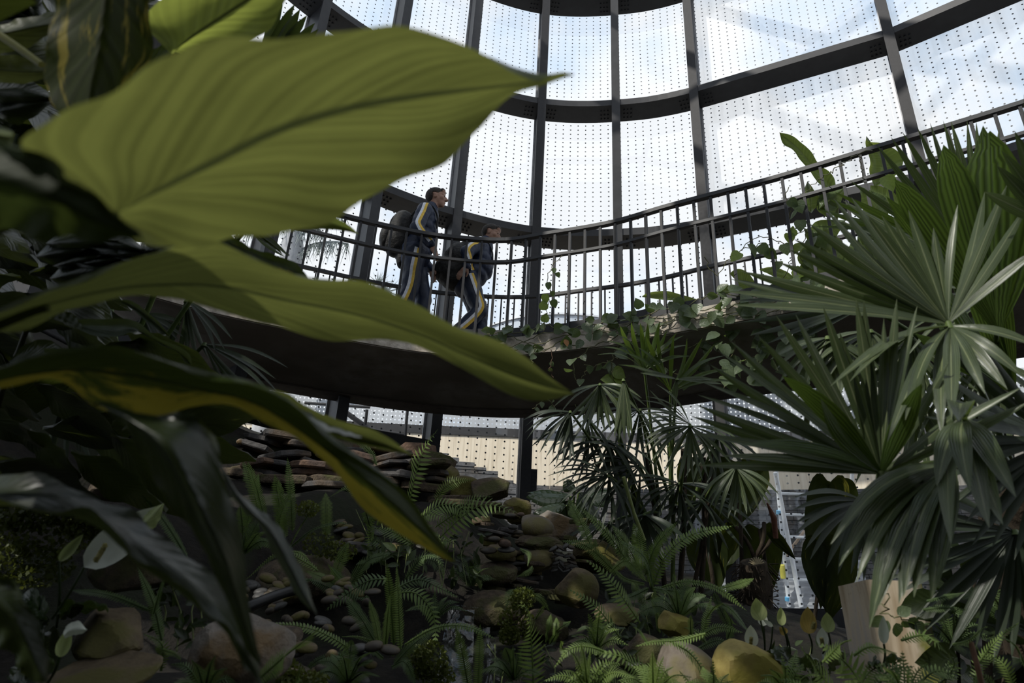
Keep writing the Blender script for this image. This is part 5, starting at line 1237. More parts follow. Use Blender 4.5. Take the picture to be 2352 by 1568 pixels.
def HL(x):                                            # hairline height along the head, back to front
    pts = ((-.13, -.075), (-.06, -.06), (-.035, -.03), (-.02, .005), (.012, .008), (.026, .03), (.05, .052), (.078, .074), (.12, .1))
    for (a, b_), (c, d) in zip(pts, pts[1:]):
        if x <= c: return b_ + (d - b_) * max(0, (x - a)) / (c - a)
    return .1
def person(label, J, R, px_hip, px_top, seed, hair_hi=0.0, yaw=0.0, head_yaw=0.0, head_pitch=0.0, group=None):
    """J joints in metres, x forward, y to his left, z up, feet at z = 0"""
    base = PR(*px_hip, R); base.z = DECK
    top = PR(*px_top, R).z - DECK; s = top / (J['head'][2] + .128)
    th = thing('person', label, 'person', tuple(base), group)
    T = Matrix.Translation(base) @ Matrix.Rotation(yaw, 4, 'Z') @ Matrix.Diagonal((s, s, s, 1))
    V_ = {k: Vector(v) for k, v in J.items() if not k.startswith('st_')}
    # ---- body: head with face, neck, hands and limbs as one surface
    bm = bmesh.new()
    hc = V_['head']; HR = Matrix.Rotation(head_yaw, 3, 'Z') @ Matrix.Rotation(head_pitch, 3, 'Y')
    def hp(x, y, z): return hc + HR @ Vector((x, y, z))
    def he(x, y, z, r, sub=3): ellip(bm, hp(x, y, z), r, HR, sub)
    he(-.012, 0, .030, (.098, .077, .094)); he(.022, 0, -.01, (.074, .066, .094)); he(.035, 0, -.062, (.055, .050, .048)); he(.062, 0, -.092, (.026, .026, .022))
    he(.066, 0, .028, (.030, .056, .024)); he(.070, 0, .070, (.030, .058, .040))
    for e in (-1, 1):
        he(.052, e * .042, -.018, (.034, .024, .030)); he(-.004, e * .076, -.004, (.019, .009, .032)); he(-.012, e * .082, .012, (.016, .007, .014)); he(.080, e * .030, .008, (.012, .017, .010))
    capsule(bm, hp(.092, 0, .016), hp(.118, 0, -.026), .010, .0145, 10); he(.104, .011, -.031, (.012, .009, .008), 2); he(.104, -.011, -.031, (.012, .009, .008), 2)
    he(.086, 0, -.058, (.014, .025, .0065), 2); he(.083, 0, -.070, (.014, .022, .008), 2)
    capsule(bm, V_['neck'] - Vector((.01, 0, .04)), hp(-.012, 0, -.06), .060, .056, 14)
    capsule(bm, V_['hips'], V_['chest'], .10, .11, 16); capsule(bm, V_['chest'] + Vector((-.02, -.1, .05)), V_['chest'] + Vector((-.02, .1, .05)), .07, .07)
    capsule(bm, V_['chest'], V_['neck'], .085, .055)
    for q in ('r', 'l'):
        capsule(bm, V_['sh_' + q], V_['el_' + q], .052, .042); capsule(bm, V_['el_' + q], V_['wr_' + q], .042, .028)
        capsule(bm, V_['hip_' + q], V_['kn_' + q], .085, .056); capsule(bm, V_['kn_' + q], V_['an_' + q], .054, .038)
        hd = V_['hd_' + q]; hand(bm, V_['wr_' + q], hd, V_['pn_' + q], 1 if q == 'r' else -1, 1.05, .42)
    me = fuse(bm, .0062, 2)
    # hair shell from the scalp
    b2 = bmesh.new(); b2.from_mesh(me); b2.normal_update(); HI = HR.inverted(); fs = []; vmap = {}
    hb = bmesh.new()
    for f in b2.faces:
        c = HI @ (f.calc_center_median() - hc)
        if c.length > .2: continue
        line = HL(c.x) + (hair_hi if c.x > .02 else 0) + .004 * noise.noise((c.y * 90, c.x * 40, 1))
        if -.03 < c.x < .022 and abs(c.y) > .066 and c.z < .03: continue
        if c.z > line + .006 * noise.noise((c.x * 60, c.y * 60, c.z * 60)):
            vs = []
            for v in f.verts:
                if v.index not in vmap:
                    lc = HI @ (v.co - hc); k = .0015 + .010 * max(0, min(1, (lc.z - HL(lc.x)) / .045)) + .002 * noise.noise(lc * 90)
                    vmap[v.index] = hb.verts.new(v.co + v.normal * k)
                vs.append(vmap[v.index])
            hb.faces.new(vs)
    b2.free()
    hm = bpy.data.meshes.new('hair'); hb.to_mesh(hm); hb.free(); hm.polygons.foreach_set('use_smooth', [True] * len(hm.polygons))
    for m_, mm, nm in ((me, SKIN, 'body'), (hm, HAIRM, 'hair')):
        m_.transform(T); m_.materials.append(mm); link(nm, m_, th)
    for e in (-1, 1):
        bm = bmesh.new(); ellip(bm, hp(.085, e * .031, .008), (.011, .011, .008), HR, 2)
        em = bpy.data.meshes.new('eye'); bm.to_mesh(em); bm.free(); em.transform(T); em.materials.append(EYE); link('eye', em, th)
    # ---- jacket
    bm = bmesh.new(); h, c, n = V_['hips'], V_['chest'], V_['neck']
    wd = (c - h).normalized()
    for f, ry, rx in ((-.16, .188, .158), (-.02, .198, .165), (.22, .19, .158), (.5, .195, .158), (.78, .205, .152), (1.0, .205, .14), (1.16, .175, .12)):
        p = h.lerp(c, f) + Vector((V_['belly'][0] * sin(max(0, min(1, f)) * pi), 0, 0)); ellip(bm, p, (rx, ry, .11), Matrix.Rotation(atan2(wd.x, wd.z), 3, 'Y'))
    capsule(bm, c + wd * .06, n + Vector((-.01, 0, .0)), .12, .082); capsule(bm, n - Vector((-.01, 0, .07)), n + Vector((.014, 0, .03)), .092, .078)
    for q in ('r', 'l'):
        ellip(bm, V_['sh_' + q] + Vector((0, 0, -.01)), (.088, .078, .09)); capsule(bm, V_['sh_' + q], V_['el_' + q], .082, .070); ellip(bm, V_['el_' + q], (.074, .07, .074))
        w_ = V_['el_' + q].lerp(V_['wr_' + q], .96); capsule(bm, V_['el_' + q], w_, .068, .047); capsule(bm, V_['el_' + q].lerp(V_['wr_' + q], .84), w_, .05, .046)
    jm = fuse(bm, .011, 2, .010, 11, seed)
    # ---- trousers
    bm = bmesh.new(); ellip(bm, h + Vector((0, 0, -.05)), (.135, .168, .11)); ellip(bm, h + Vector((-.04, 0, -.10)), (.115, .16, .11))
    for q in ('r', 'l'):
        capsule(bm, V_['hip_' + q], V_['kn_' + q], .118, .088); capsule(bm, V_['kn_' + q], V_['an_' + q] + Vector((0, 0, .0)), .086, .078)
    tm = fuse(bm, .011, 2, .010, 9, seed + 5)
    # ---- shoes
    for q in ('r', 'l'):
        bm = bmesh.new(); a = V_['an_' + q]; fw = (V_['toe_' + q] - a); fw.z = min(fw.z, 0); z0 = Vector((0, 0, -.045))
        capsule(bm, a + z0 + fw.normalized() * -.02, a + z0 + fw.normalized() * .15, .045, .036, 12, .9); capsule(bm, a, a + z0, .045, .048)
        sm_ = fuse(bm, .01, 2); sm_.transform(T); sm_.materials.append(SHOE); link('shoe', sm_, th)
    bj, bt = None, None
    def bvh(m_):
        return BVHTree.FromPolygons([v.co for v in m_.vertices], [tuple(p.vertices) for p in m_.polygons])
    bj, bt = bvh(jm), bvh(tm)
    def stripe(tree, line, w, shift, m_, nm, out=Vector((0, -1, 0)), n=26, par=None):
        C = catmull([tuple(Vector(p)) for p in line], n); mb = MB(); rows = []
        for i, p in enumerate(C):
            t = (C[min(i + 1, n - 1)] - C[max(i - 1, 0)]).normalized(); sd = t.cross(out).normalized()
            row = []
            for k in (-.5, -.17, .17, .5):
                q = p + sd * (shift + k * w); o = q + out * .6
                hit = tree.ray_cast(o, -out, 1.2)
                row.append((hit[0] + out * .004) if hit[0] else q + out * .08)
            rows.append([T @ r_ for r_ in row])
        mb.grid(rows); return obj(nm, mb, m_, par)
    for m_ in (jm, tm): m_.transform(T)
    jm.materials.append(NAVY); tm.materials.append(NAVY2)
    jo, to = link('jacket', jm, th), link('trousers', tm, th)
    if 'st_arm' in J:
        stripe(bj, J['st_arm'], .026, .013, WHITE, 'white_stripe', par=jo); stripe(bj, J['st_arm'], .026, -.013, YELL, 'yellow_stripe', par=jo)
    sl = J['st_leg']
    stripe(bt, sl, .030, .014, WHITE, 'white_stripe', par=to); stripe(bt, sl, .028, -.014, YELL, 'yellow_stripe', par=to)
    return th, T, jo
def backpack(label, T, parts, strap, pocket, base):
    th = thing('backpack', label, 'backpack', tuple(T @ Vector(base)))
    bm = bmesh.new()
    for c, r in parts: ellip(bm, Vector(c), r)
    me = fuse(bm, .013, 2, .012, 10, 3); me.transform(T); me.materials.append(PACK); link('bag', me, th)
    bm = bmesh.new()
    for c, r in pocket: ellip(bm, Vector(c), r)
    me = fuse(bm, .012, 2, .006, 14, 8); me.transform(T); me.materials.append(PACK); link('front_pocket', me, th)
    for st in strap:
        mb = MB(); C = catmull(st, 16); rows = []
        for i, p in enumerate(C):
            rows.append([T @ (p + Vector((0, -.022, 0))), T @ (p + Vector((0, .022, 0)))])
        mb.grid(rows); mb.tube([T @ p for p in C], .010, 6); obj('strap', mb, PACK2, th)
    mb = MB(); z = parts[0]
    mb.tube([T @ (Vector(z[0]) + Vector((-z[1][0] * .9 * cos(a), -z[1][1] * .45, z[1][2] * .75 * sin(a)))) for a in [i * .12 for i in range(-8, 13)]], .005, 5); obj('zip', mb, PACK2, th)
    return th
J1 = dict(hips=(0, 0, .98), chest=(.06, 0, 1.33), belly=(.01, 0, 0), neck=(.09, 0, 1.53), head=(.145, 0, 1.69), sh_r=(.05, -.185, 1.405), sh_l=(.07, .185, 1.405), el_r=(.0, -.265, 1.12), el_l=(0, .27, 1.15), wr_r=(.17, -.25, .94), wr_l=(.17, .22, .93),
          hd_r=(.45, 0, -.9), hd_l=(.3, 0, -1), pn_r=(-.6, .7, -.3), pn_l=(-.6, -.7, -.2), hip_r=(0, -.095, .92), hip_l=(0, .095, .92), kn_r=(.0, -.105, .50), kn_l=(.13, .1, .50), an_r=(-.13, -.105, .10), an_l=(.10, .1, .085), toe_r=(.05, -.11, .04), toe_l=(.26, .1, .06),
          st_arm=[(.07, -.10, 1.52), (.06, -.18, 1.465), (.045, -.25, 1.34), (.02, -.3, 1.22), (.01, -.3, 1.14), (.06, -.3, 1.06), (.155, -.28, .96)], st_leg=[(.03, -.2, .93), (.01, -.2, .72), (.0, -.2, .5), (-.06, -.2, .28), (-.12, -.18, .12)])
t1, T1_, j1 = person('man in navy striped tracksuit walking upright behind the railing, face in profile', J1, 6.36, (952, 603), (996, 434), 2, .0, radians(5), radians(-6), radians(-4))
backpack('plain black backpack on the taller man, nearest the huge leaf', T1_, [((-.17, -.01, 1.24), (.14, .165, .23)), ((-.20, -.01, 1.08), (.15, .155, .17)), ((-.13, 0, .93), (.06, .1, .14))],
         [[(-.08, q, 1.36), (-.03, q, 1.46), (.05, q, 1.525), (.13, q, 1.49), (.185, q, 1.38), (.19, q, 1.24)] for q in (-.115, .115)], [((-.32, -.01, 1.12), (.07, .13, .14))], (-.2, 0, .85))
J2 = dict(hips=(0, 0, .93), chest=(.12, 0, 1.24), belly=(.06, 0, 0), neck=(.155, 0, 1.42), head=(.215, 0, 1.56), sh_r=(.08, -.185, 1.30), sh_l=(.12, .185, 1.30), el_r=(-.04, -.30, 1.10), el_l=(.08, .27, 1.05), wr_r=(-.02, -.28, .93), wr_l=(.15, .22, .83),
          hd_r=(-.6, .1, -.75), hd_l=(.2, 0, -1), pn_r=(.3, .9, 0), pn_l=(0, -1, 0), hip_r=(0, -.095, .87), hip_l=(.02, .095, .87), kn_r=(.16, -.11, .50), kn_l=(.17, .1, .47), an_r=(-.10, -.11, .16), an_l=(.16, .1, .085), toe_r=(.05, -.11, .06), toe_l=(.32, .1, .06),
          st_arm=[(.19, -.1, 1.41), (.12, -.18, 1.36), (.07, -.26, 1.27), (.0, -.33, 1.18), (-.03, -.34, 1.10), (.0, -.33, 1.02), (.04, -.31, .95)], st_leg=[(.03, -.2, .90), (.10, -.2, .72), (.17, -.2, .54), (.15, -.2, .45), (.06, -.2, .33), (-.06, -.19, .2)])
t2, T2_, j2 = person('man in navy tracksuit leaning forward with lowered head, a step ahead of the taller man', J2, 6.62, (1074, 655), (1120, 516), 9, -.004, radians(4), radians(-14), radians(14))
backpack('bulky black rucksack hanging low on the stooping man', T2_, [((-.13, -.03, 1.15), (.16, .19, .21)), ((-.20, -.03, 1.0), (.18, .19, .18)), ((-.04, -.02, 1.30), (.10, .15, .10)), ((-.16, -.03, .88), (.13, .15, .10))],
         [[(-.05, q, 1.28), (.02, q, 1.36), (.10, q, 1.405), (.18, q, 1.37), (.24, q, 1.26), (.255, q, 1.14)] for q in (-.115, .115)], [((-.31, -.03, 1.0), (.08, .14, .13)), ((-.22, -.03, 1.2), (.08, .12, .06))], (-.2, 0, .8))
mb = MB(); e_ = T2_ @ Vector((-.0, -.405, 1.2)); d_ = .013
mb.add([e_ + Vector((0, 0, d_ * 1.8)), e_ + Vector((d_ * .8, 0, 0)), e_ - Vector((0, 0, d_ * 1.8)), e_ - Vector((d_ * .8, 0, 0))], [(0, 1, 2, 3)]); obj('sleeve_logo', mb, WHITE, j2)
# =============================================================== climbing vine along the walkway edge
VINE = leaf_mat('vine_leaf', (.075, .105, .055), (.12, .155, .085), (.22, .32, .07), .3, .35, .45, vfreq=5, vk=3, vdepth=.12)
VINE_Y = leaf_mat('young_vine_leaf', (.13, .19, .04), (.19, .25, .06), (.40, .55, .10), .4, .4, .35, vfreq=5, vk=3, vdepth=.12)
DRYL = leaf_mat('dry_leaf', (.25, .12, .05), (.38, .2, .09), (.2, .1, .04), .2, .6, .2)
VST = noise_mat('vine_stem', (.08, .085, .035), (.15, .14, .07), 12, .6, .1)
VSTB = noise_mat('dry_vine_root', (.06, .035, .02), (.12, .07, .045), 12, .8, .1)
def vine_leaf_mesh(m, kind):
    prof = {'heart': [(0, .0), (.06, .26), (.2, .42), (.4, .45), (.6, .37), (.8, .2), (1, 0)], 'oval': [(0, 0), (.1, .22), (.3, .36), (.55, .36), (.8, .2), (1, 0)]}[kind]
    mb = MB(); rows = []; uvs = []
    for t, w in prof:
        back = -.12 * (w / .45) * (1 - t) ** 4 if kind == 'heart' else 0
        z = -.22 * t * t
        rows.append([(t + back, -w, z + .22 * w), (t, -w * .5, z + .05 * w), (t, 0, z), (t, w * .5, z + .05 * w), (t + back, w, z + .22 * w)])
        uvs += [(t, 0), (t, .25), (t, .5), (t, .75), (t, 1)]
    mb.grid(rows, uvs); return mb.mesh('leaf', m)
LM = {k: vine_leaf_mesh(m, s) for k, m, s in (('a', VINE, 'heart'), ('b', VINE, 'oval'), ('y', VINE_Y, 'heart'), ('d', DRYL, 'oval'))}
rv = random.Random(31)
def place_leaf(parent, pos, d, size, kind, nrm=None):
    d = Vector(d).normalized(); n = nrm or (CAM0 - pos).normalized() + Vector((rv.gauss(0, .45), rv.gauss(0, .45), rv.gauss(.3, .45)))
    y = n.cross(d).normalized(); z = d.cross(y).normalized(); s = size
    mw = Matrix(((d.x * s, y.x * s, z.x * s, pos.x), (d.y * s, y.y * s, z.y * s, pos.y), (d.z * s, y.z * s, z.z * s, pos.z), (0, 0, 0, 1)))
    return link('leaf', LM[kind], parent, mw)
def vine(label, base):
    return thing('vine', label, 'vine', tuple(base))
def strand(v, pts, r=.004, leaves=0, size=.09, m=VST, kinds='aab', hang=True, step=None, tail=True):
    C = catmull([tuple(p) for p in pts], max(8, 5 * len(pts)))
    C = [p + Vector((rv.gauss(0, .008), rv.gauss(0, .008), rv.gauss(0, .006))) for p in C]
    mb = MB(); mb.tube(C, r, 5); obj('stem', mb, m, v)
    for k in range(leaves):
        i = int((k + rv.uniform(.2, .8)) / leaves * (len(C) - 1)); p = C[i]
        d = Vector((rv.gauss(0, .7), rv.gauss(-.25, .4), rv.gauss(-.7 if hang else .1, .5)))
        place_leaf(v, p, d, size * rv.uniform(.7, 1.2), rv.choice(kinds))
ve = [off(i, -.08) for i in range(NS)]
def edge_i(px):                                       # walkway sample nearest to an image column
    best = None
    for i in range(NS):
        p = Vector((ve[i].x, ve[i].y, DECK)) - CAM0; q = cam_px(p)
        if best is None or abs(q[0] - px) < best[0]: best = (abs(q[0] - px), i)
    return best[1]
def cam_px(p):
    z = p.dot(fwd); return (W / 2 + p.dot(right) / z * F, H / 2 - p.dot(up) / z * F)
v1 = vine('leafy vine creeping along the walkway edge, strands hanging over the dark soffit', (ve[60].x, ve[60].y, DECK))
i0, i1 = edge_i(1120), edge_i(1870)
for lane in range(4):
    pts = []
    for i in range(i0, i1 + 1, 2):
        pts.append((ve[i].x + rv.gauss(0, .02), ve[i].y - .01 - .02 * rv.random(), CZ + 2.63 + .06 * lane + rv.uniform(-.04, .05)))
    strand(v1, pts, .0045, 0)
for k in range(100):
    i = rv.randrange(i0, i1 + 1); dens = (i - i0) / max(1, i1 - i0)
    p = Vector((ve[i].x + rv.gauss(0, .03), ve[i].y - .04 - .05 * rv.random(), CZ + 2.60 + rv.random() * .27))
    place_leaf(v1, p, (rv.gauss(0, .8), rv.gauss(-.3, .3), rv.gauss(-.35, .5)), rv.uniform(.075, .125), rv.choice('aaabb'))
for k in range(40):                                   # denser tangle at the right
    x, y = rv.uniform(1640, 1880), rv.uniform(700, 900); place_leaf(v1, P(x, y, 5.6 + rv.uniform(-.2, .1)), (rv.gauss(0, .8), -.2, rv.gauss(-.3, .5)), rv.uniform(.09, .15), rv.choice('aab'))
for x in (1288, 1420): place_leaf(v1, P(x + 10, 772 + rv.uniform(-4, 8), 6.1), (.3, -.1, -.8), .07, 'd')
D0 = 6.0
def hs_(pts, leaves, size=.1, d=D0, r=.004, kinds='aab', m=VST): strand(v1, [P(x, y, d + rv.uniform(-.06, .03)) for x, y in pts], r, leaves, size, m, kinds)
hs_([(1355, 800), (1338, 815), (1316, 830), (1318, 865), (1330, 870), (1350, 848)], 4); hs_([(1345, 838), (1368, 840), (1400, 828), (1420, 822)], 3)
hs_([(1426, 790), (1408, 815), (1406, 850), (1408, 870), (1414, 888)], 3, .11, kinds='aby'); hs_([(1440, 790), (1460, 808), (1490, 815), (1510, 832), (1545, 855), (1580, 862), (1620, 840), (1640, 830)], 9, .11)
hs_([(1268, 805), (1266, 840), (1272, 870)], 2, .05, r=.003, m=VSTB); hs_([(1680, 740), (1690, 790), (1680, 830), (1665, 900)], 7, .12, d=5.7); hs_([(1745, 740), (1750, 800), (1735, 850)], 6, .12, d=5.6); hs_([(1700, 830), (1730, 820), (1760, 800)], 4, .12, d=5.6)
hs_([(1660, 760), (1640, 790), (1610, 785), (1580, 800)], 5, .11, d=5.8); hs_([(1226, 940), (1245, 920), (1262, 922), (1290, 950)], 4, .06, d=5.2); hs_([(1320, 930), (1352, 960), (1362, 985)], 3, .1, d=5.2, kinds='bb')
hs_([(1230, 795), (1225, 815), (1222, 840)], 1, .07)
for (x, y, a, b_, z, kd) in ((1408, 850, .8, -.4, .13, 'y'), (1412, 895, .3, -.9, .12, 'y'), (1412, 872, -.9, .1, .12, 'y'), (1475, 822, -.4, -.6, .11, 'a'), (1505, 828, .3, -.7, .1, 'a')):
    place_leaf(v1, P(x, y, 5.95), VR * a + VU * b_, z, kd, (CAM0 - P(x, y, 6)).normalized() + Z * .4)
v2 = vine('thin vine with bright leaves climbing a baluster left of the railing bend', P(1262, 760, 6.2))
strand(v2, [P(1250, 762, 6.25), P(1252, 720, 6.28), P(1262, 668, 6.3), P(1258, 640, 6.3), P(1275, 605, 6.32), P(1290, 588, 6.32)], .0035)
for (x, y, a, b_, z, kd) in ((1248, 712, .05, 1, .11, 'y'), (1250, 740, .2, .9, .10, 'y'), (1252, 675, .1, -1, .10, 'y'), (1258, 648, .2, -1, .08, 'a'), (1270, 688, .3, -1, .09, 'a'), (1274, 615, -.2, -1, .06, 'a'), (1280, 625, .3, -1, .06, 'a'), (1268, 668, .2, -1, .06, 'a'), (1247, 755, .1, .9, .07, 'a')):
    place_leaf(v2, P(x, y, 6.27), VR * a + VU * b_, z * .9, kd, (CAM0 - P(x, y, 6.2)).normalized() + VR * rv.uniform(-.6, .6))
v3 = vine('vine wound round the balusters near the banana leaves, leaves hanging in a chain', P(1820, 640, 5.6))
for pts in ([(1812, 430), (1805, 455), (1815, 480), (1812, 540), (1820, 590), (1800, 640)], [(1820, 460), (1845, 455), (1850, 440), (1880, 415), (1960, 360), (2005, 345)], [(1978, 350), (1975, 380), (1985, 420)], [(1618, 590), (1630, 615), (1650, 632), (1670, 600), (1700, 575), (1760, 560)], [(1845, 560), (1855, 520), (1850, 480)], [(1820, 545), (1850, 530), (1870, 560)], [(1700, 575), (1740, 545), (1800, 560), (1850, 600)]):
    strand(v3, [P(x, y, 5.75 if x < 1900 else 5.0) for x, y in pts], .0035, 0)
for (x, y) in ((1812, 458), (1830, 462), (1822, 485), (1838, 505), (1812, 535), (1826, 525), (1842, 560), (1858, 575), (1868, 545), (1880, 540), (1700, 580), (1745, 562), (1760, 575), (1720, 560), (1852, 590), (1800, 560), (1790, 600), (1820, 620), (1850, 630), (1870, 650), (2030, 405), (1780, 650), (1840, 660), (1810, 680), (1760, 690)):
    place_leaf(v3, P(x, y, 5.72 if x < 1900 else 4.9), (rv.gauss(0, .5), 0, -1), rv.uniform(.09, .14), rv.choice('aay'))
v4 = vine('small vine with a few drooping leaves hanging on the face of the concrete pillar', P(2030, 1400, 2.45))
strand(v4, [P(2032, 1330, 2.42), P(2036, 1380, 2.41), P(2030, 1412, 2.41), P(2060, 1420, 2.40), P(2100, 1420, 2.40)], .0025)
for (x, y, a, b_) in ((2030, 1415, -.6, -.6), (2062, 1412, .5, .3), (2072, 1425, .8, -.5), (2085, 1425, .9, -.4), (2058, 1430, .2, -1), (2040, 1425, -.4, -1), (2100, 1430, .8, -.6)):
    place_leaf(v4, P(x, y, 2.39), VR * a + VU * b_, .055, 'b')

# =============================================================== banana leaves behind the railing
BAN = leaf_mat('banana_leaf', (.065, .10, .035), (.10, .15, .05), (.28, .36, .07), .4, .38, .4, vfreq=22, vk=3, vdepth=.25, mid=(.2, .25, .1))
bn = thing('banana_plant', 'banana plant with broad ribbed leaves growing beyond the walkway railing', 'plant', tuple(P(1800, 900, 7.0)))
cane(bn, [(1850, 1000, 7.1), (1880, 700, 7.0), (1925, 470, 6.9), (1905, 420, 6.9)], .03)
blade(bn, 'leaf', [(1925, 452), (1918, 415), (1905, 395), (1880, 375), (1860, 345), (1838, 325), (1815, 310), (1790, 304)], [(1925, 452), (1895, 420), (1872, 392), (1850, 362), (1825, 335), (1790, 304)], [(1925, 452), (1885, 425), (1862, 395), (1842, 372), (1822, 345), (1800, 332), (1790, 304)], 6.8, 6.85, 6.8, BAN, nh=4, bulge=.03)
blade(bn, 'leaf', [(2010, 430), (2060, 400), (2075, 370), (2058, 345), (2030, 330), (1995, 325), (1990, 312)], [(2010, 430), (2025, 395), (2025, 365), (2010, 340), (1990, 312)], [(2010, 430), (1998, 400), (1998, 372), (1995, 350), (1988, 335), (1990, 312)], 5.9, 5.95, 5.9, BAN, nh=4, bulge=.04)
blade(bn, 'leaf', [(2090, 500), (2060, 450), (2030, 430), (2000, 425)], [(2090, 500), (2050, 470), (2000, 440)], [(2090, 500), (2040, 490), (2010, 470), (2000, 440)], 5.9, 5.9, 5.9, BAN, nh=4)
blade(bn, 'leaf', [(1612, 690), (1570, 678), (1530, 668), (1490, 672), (1475, 680)], [(1612, 698), (1560, 685), (1520, 680), (1475, 680)], [(1612, 702), (1565, 692), (1520, 688), (1475, 682)], 7.0, 7.02, 7.0, BAN, nh=3)
blade(bn, 'leaf', [(1700, 690), (1700, 670), (1675, 655), (1650, 656), (1645, 665)], [(1700, 695), (1680, 680), (1645, 662)], [(1700, 698), (1670, 698), (1650, 690), (1645, 665)], 6.9, 6.9, 6.9, BAN, nh=3)
blade(bn, 'leaf', [(1740, 690), (1735, 650), (1712, 622), (1690, 618), (1676, 628)], [(1740, 690), (1715, 655), (1676, 628)], [(1740, 690), (1705, 672), (1690, 645), (1676, 628)], 6.8, 6.8, 6.8, BAN, nh=3)
blade(bn, 'leaf', [(1830, 640), (1800, 620), (1770, 613), (1745, 618)], [(1830, 645), (1790, 628), (1745, 618)], [(1830, 652), (1790, 640), (1745, 620)], 6.7, 6.7, 6.7, BAN, nh=3)
for k in range(14):
    x, y = rv.uniform(1830, 2060), rv.uniform(480, 720); L = rv.uniform(70, 150); a = rv.uniform(.5, 2.4); w = L * .3
    dx, dy, nx, ny = cos(a) * L, -sin(a) * L, sin(a) * w, cos(a) * w
    blade(bn, 'leaf', [(x, y), (x + dx * .4 + nx, y + dy * .4 + ny), (x + dx, y + dy)], [(x, y), (x + dx * .5, y + dy * .5), (x + dx, y + dy)], [(x, y), (x + dx * .4 - nx, y + dy * .4 - ny), (x + dx, y + dy)], 5.9, 5.85, 5.9, BAN, nu=16, nh=3)

# =============================================================== peace lilies
SPA_W = leaf_mat('white_spathe', (.62, .65, .56), (.78, .80, .72), (.5, .55, .4), .35, .5, .3)
SPA_G = leaf_mat('greenish_spathe', (.36, .42, .18), (.50, .55, .27), (.35, .42, .14), .35, .5, .3, vfreq=3, vk=5, vdepth=.15)
SPA_Y = leaf_mat('fading_yellow_spathe', (.32, .23, .06), (.42, .32, .10), (.4, .3, .08), .35, .5, .3, vfreq=3, vk=5, vdepth=.15)
SPADIX = noise_mat('knobbly_spadix', (.22, .20, .06), (.36, .32, .12), 60, .7, .8)
LILY = leaf_mat('lily_leaf', (.018, .034, .010), (.032, .055, .016), (.08, .12, .02), .3, .3, .5, vfreq=12, vk=7, vdepth=.25)
def flower(pl, foot, neck, tip, w, d, m, spadix=None, curl=1.0, cup=.3):
    mb = MB(); mb.tube(catmull([tuple(P(*foot, d + .05)), tuple(P((foot[0] + neck[0]) / 2 + 4, (foot[1] + neck[1]) / 2, d)), tuple(P(*neck, d))], 9), .0035, 6); st = obj('flower_stalk', mb, LILY, pl)
    b_, t = P(*neck, d), P(*tip, d); ax = t - b_; L = ax.length; k = w * d / F * .5
    n = (CAM0 - b_).normalized(); sd = ax.cross(n).normalized(); n = sd.cross(ax).normalized()
    mb = MB(); rows = []; uvs = []
    for i in range(13):
        u = i / 12; ww = k * (sin(pi * min(1, u * 1.02) ** .78) ** .75) if 0 < u < 1 else .0005
        c = b_ + ax * u - n * (cup * k * sin(pi * u)) + n * (curl * .12 * L * max(0, u - .75) * 2)
        rows.append([c + sd * ww * s + n * (cup * ww * s * s * 1.6) for s in (-1, -.6, -.2, .2, .6, 1)]); uvs += [(u, v) for v in (0, .2, .4, .6, .8, 1)]
    mb.grid(rows, uvs); obj('spathe', mb, m, st)
    if spadix:
        mb = MB(); a, c = P(spadix[0], spadix[1], d - .02), P(spadix[2], spadix[3], d - .025)
        C = [a.lerp(c, i / 10) for i in range(11)]; mb.tube(C, [.0065 if 0 < i < 10 else .003 for i in range(11)], 10)
        r_ = random.Random(2)
        for i in range(70):
            u, th_ = r_.uniform(.05, .95), r_.uniform(0, 2 * pi); p = a.lerp(c, u) + (sd * cos(th_) + n * sin(th_)) * .0065
            mb.box(p, ((1, 0, 0), (0, 1, 0), (0, 0, 1)), (.0012,) * 3)
        obj('spadix', mb, SPADIX, st)
def lily_leaves(pl, foot, d, specs):
    for (x1, y1, w) in specs:
        x0, y0 = foot; dx, dy = x1 - x0, y1 - y0; L = hypot(dx, dy); nx, ny = -dy / L * w * .5, dx / L * w * .5
        q = lambda t, s: (x0 + dx * t + nx * s, y0 + dy * t - 22 * sin(pi * t) + ny * s)
        blade(pl, 'leaf', [q(.15, 0), q(.45, 1), q(.7, .9), q(1, 0)], [q(.15, 0), q(.5, .0), q(1, 0)], [q(.15, 0), q(.45, -1), q(.7, -.9), q(1, 0)], d + .05, d, d - .05, LILY, nu=16, nh=3, bulge=.01)
l1 = thing('peace_lily', 'peace lily with a big white spoon-shaped flower at the lower left', 'plant', tuple(P(150, 1400, 1.95)), 'peace lilies')
flower(l1, (120, 1420), (193, 1302), (378, 1156), 78, 1.9, SPA_W, (218, 1290, 244, 1248), 1.0, .22)
blade(l1, 'spathe_tip', [(322, 1205), (335, 1180), (355, 1165), (377, 1155)], [(322, 1205), (348, 1188), (377, 1155)], [(322, 1205), (350, 1215), (368, 1190), (377, 1155)], 1.88, 1.87, 1.88, SPA_G, nu=14, nh=3, bulge=.006)
flower(l1, (130, 1440), (136, 1288), (192, 1226), 24, 1.95, SPA_G, None, .4, .5)
lily_leaves(l1, (120, 1440), 2.0, [(190, 1400, 40), (112, 1545, 70), (60, 1420, 80), (30, 1480, 90), (250, 1398, 24), (20, 1380, 70)])
l2 = thing('peace_lily', 'peace lily with one curled white flower before the brown rock at the lower left', 'plant', tuple(P(120, 1540, 1.7)), 'peace lilies')
flower(l2, (110, 1568), (137, 1508), (160, 1440), 30, 1.72, SPA_G, None, .3, .5); 
blade(l2, 'spathe', [(144, 1455), (155, 1435), (178, 1425), (188, 1432), (200, 1446)], [(146, 1460), (165, 1447), (200, 1446)], [(148, 1466), (168, 1458), (188, 1455), (200, 1446)], 1.7, 1.69, 1.7, SPA_W, nu=14, nh=3, bulge=.006)
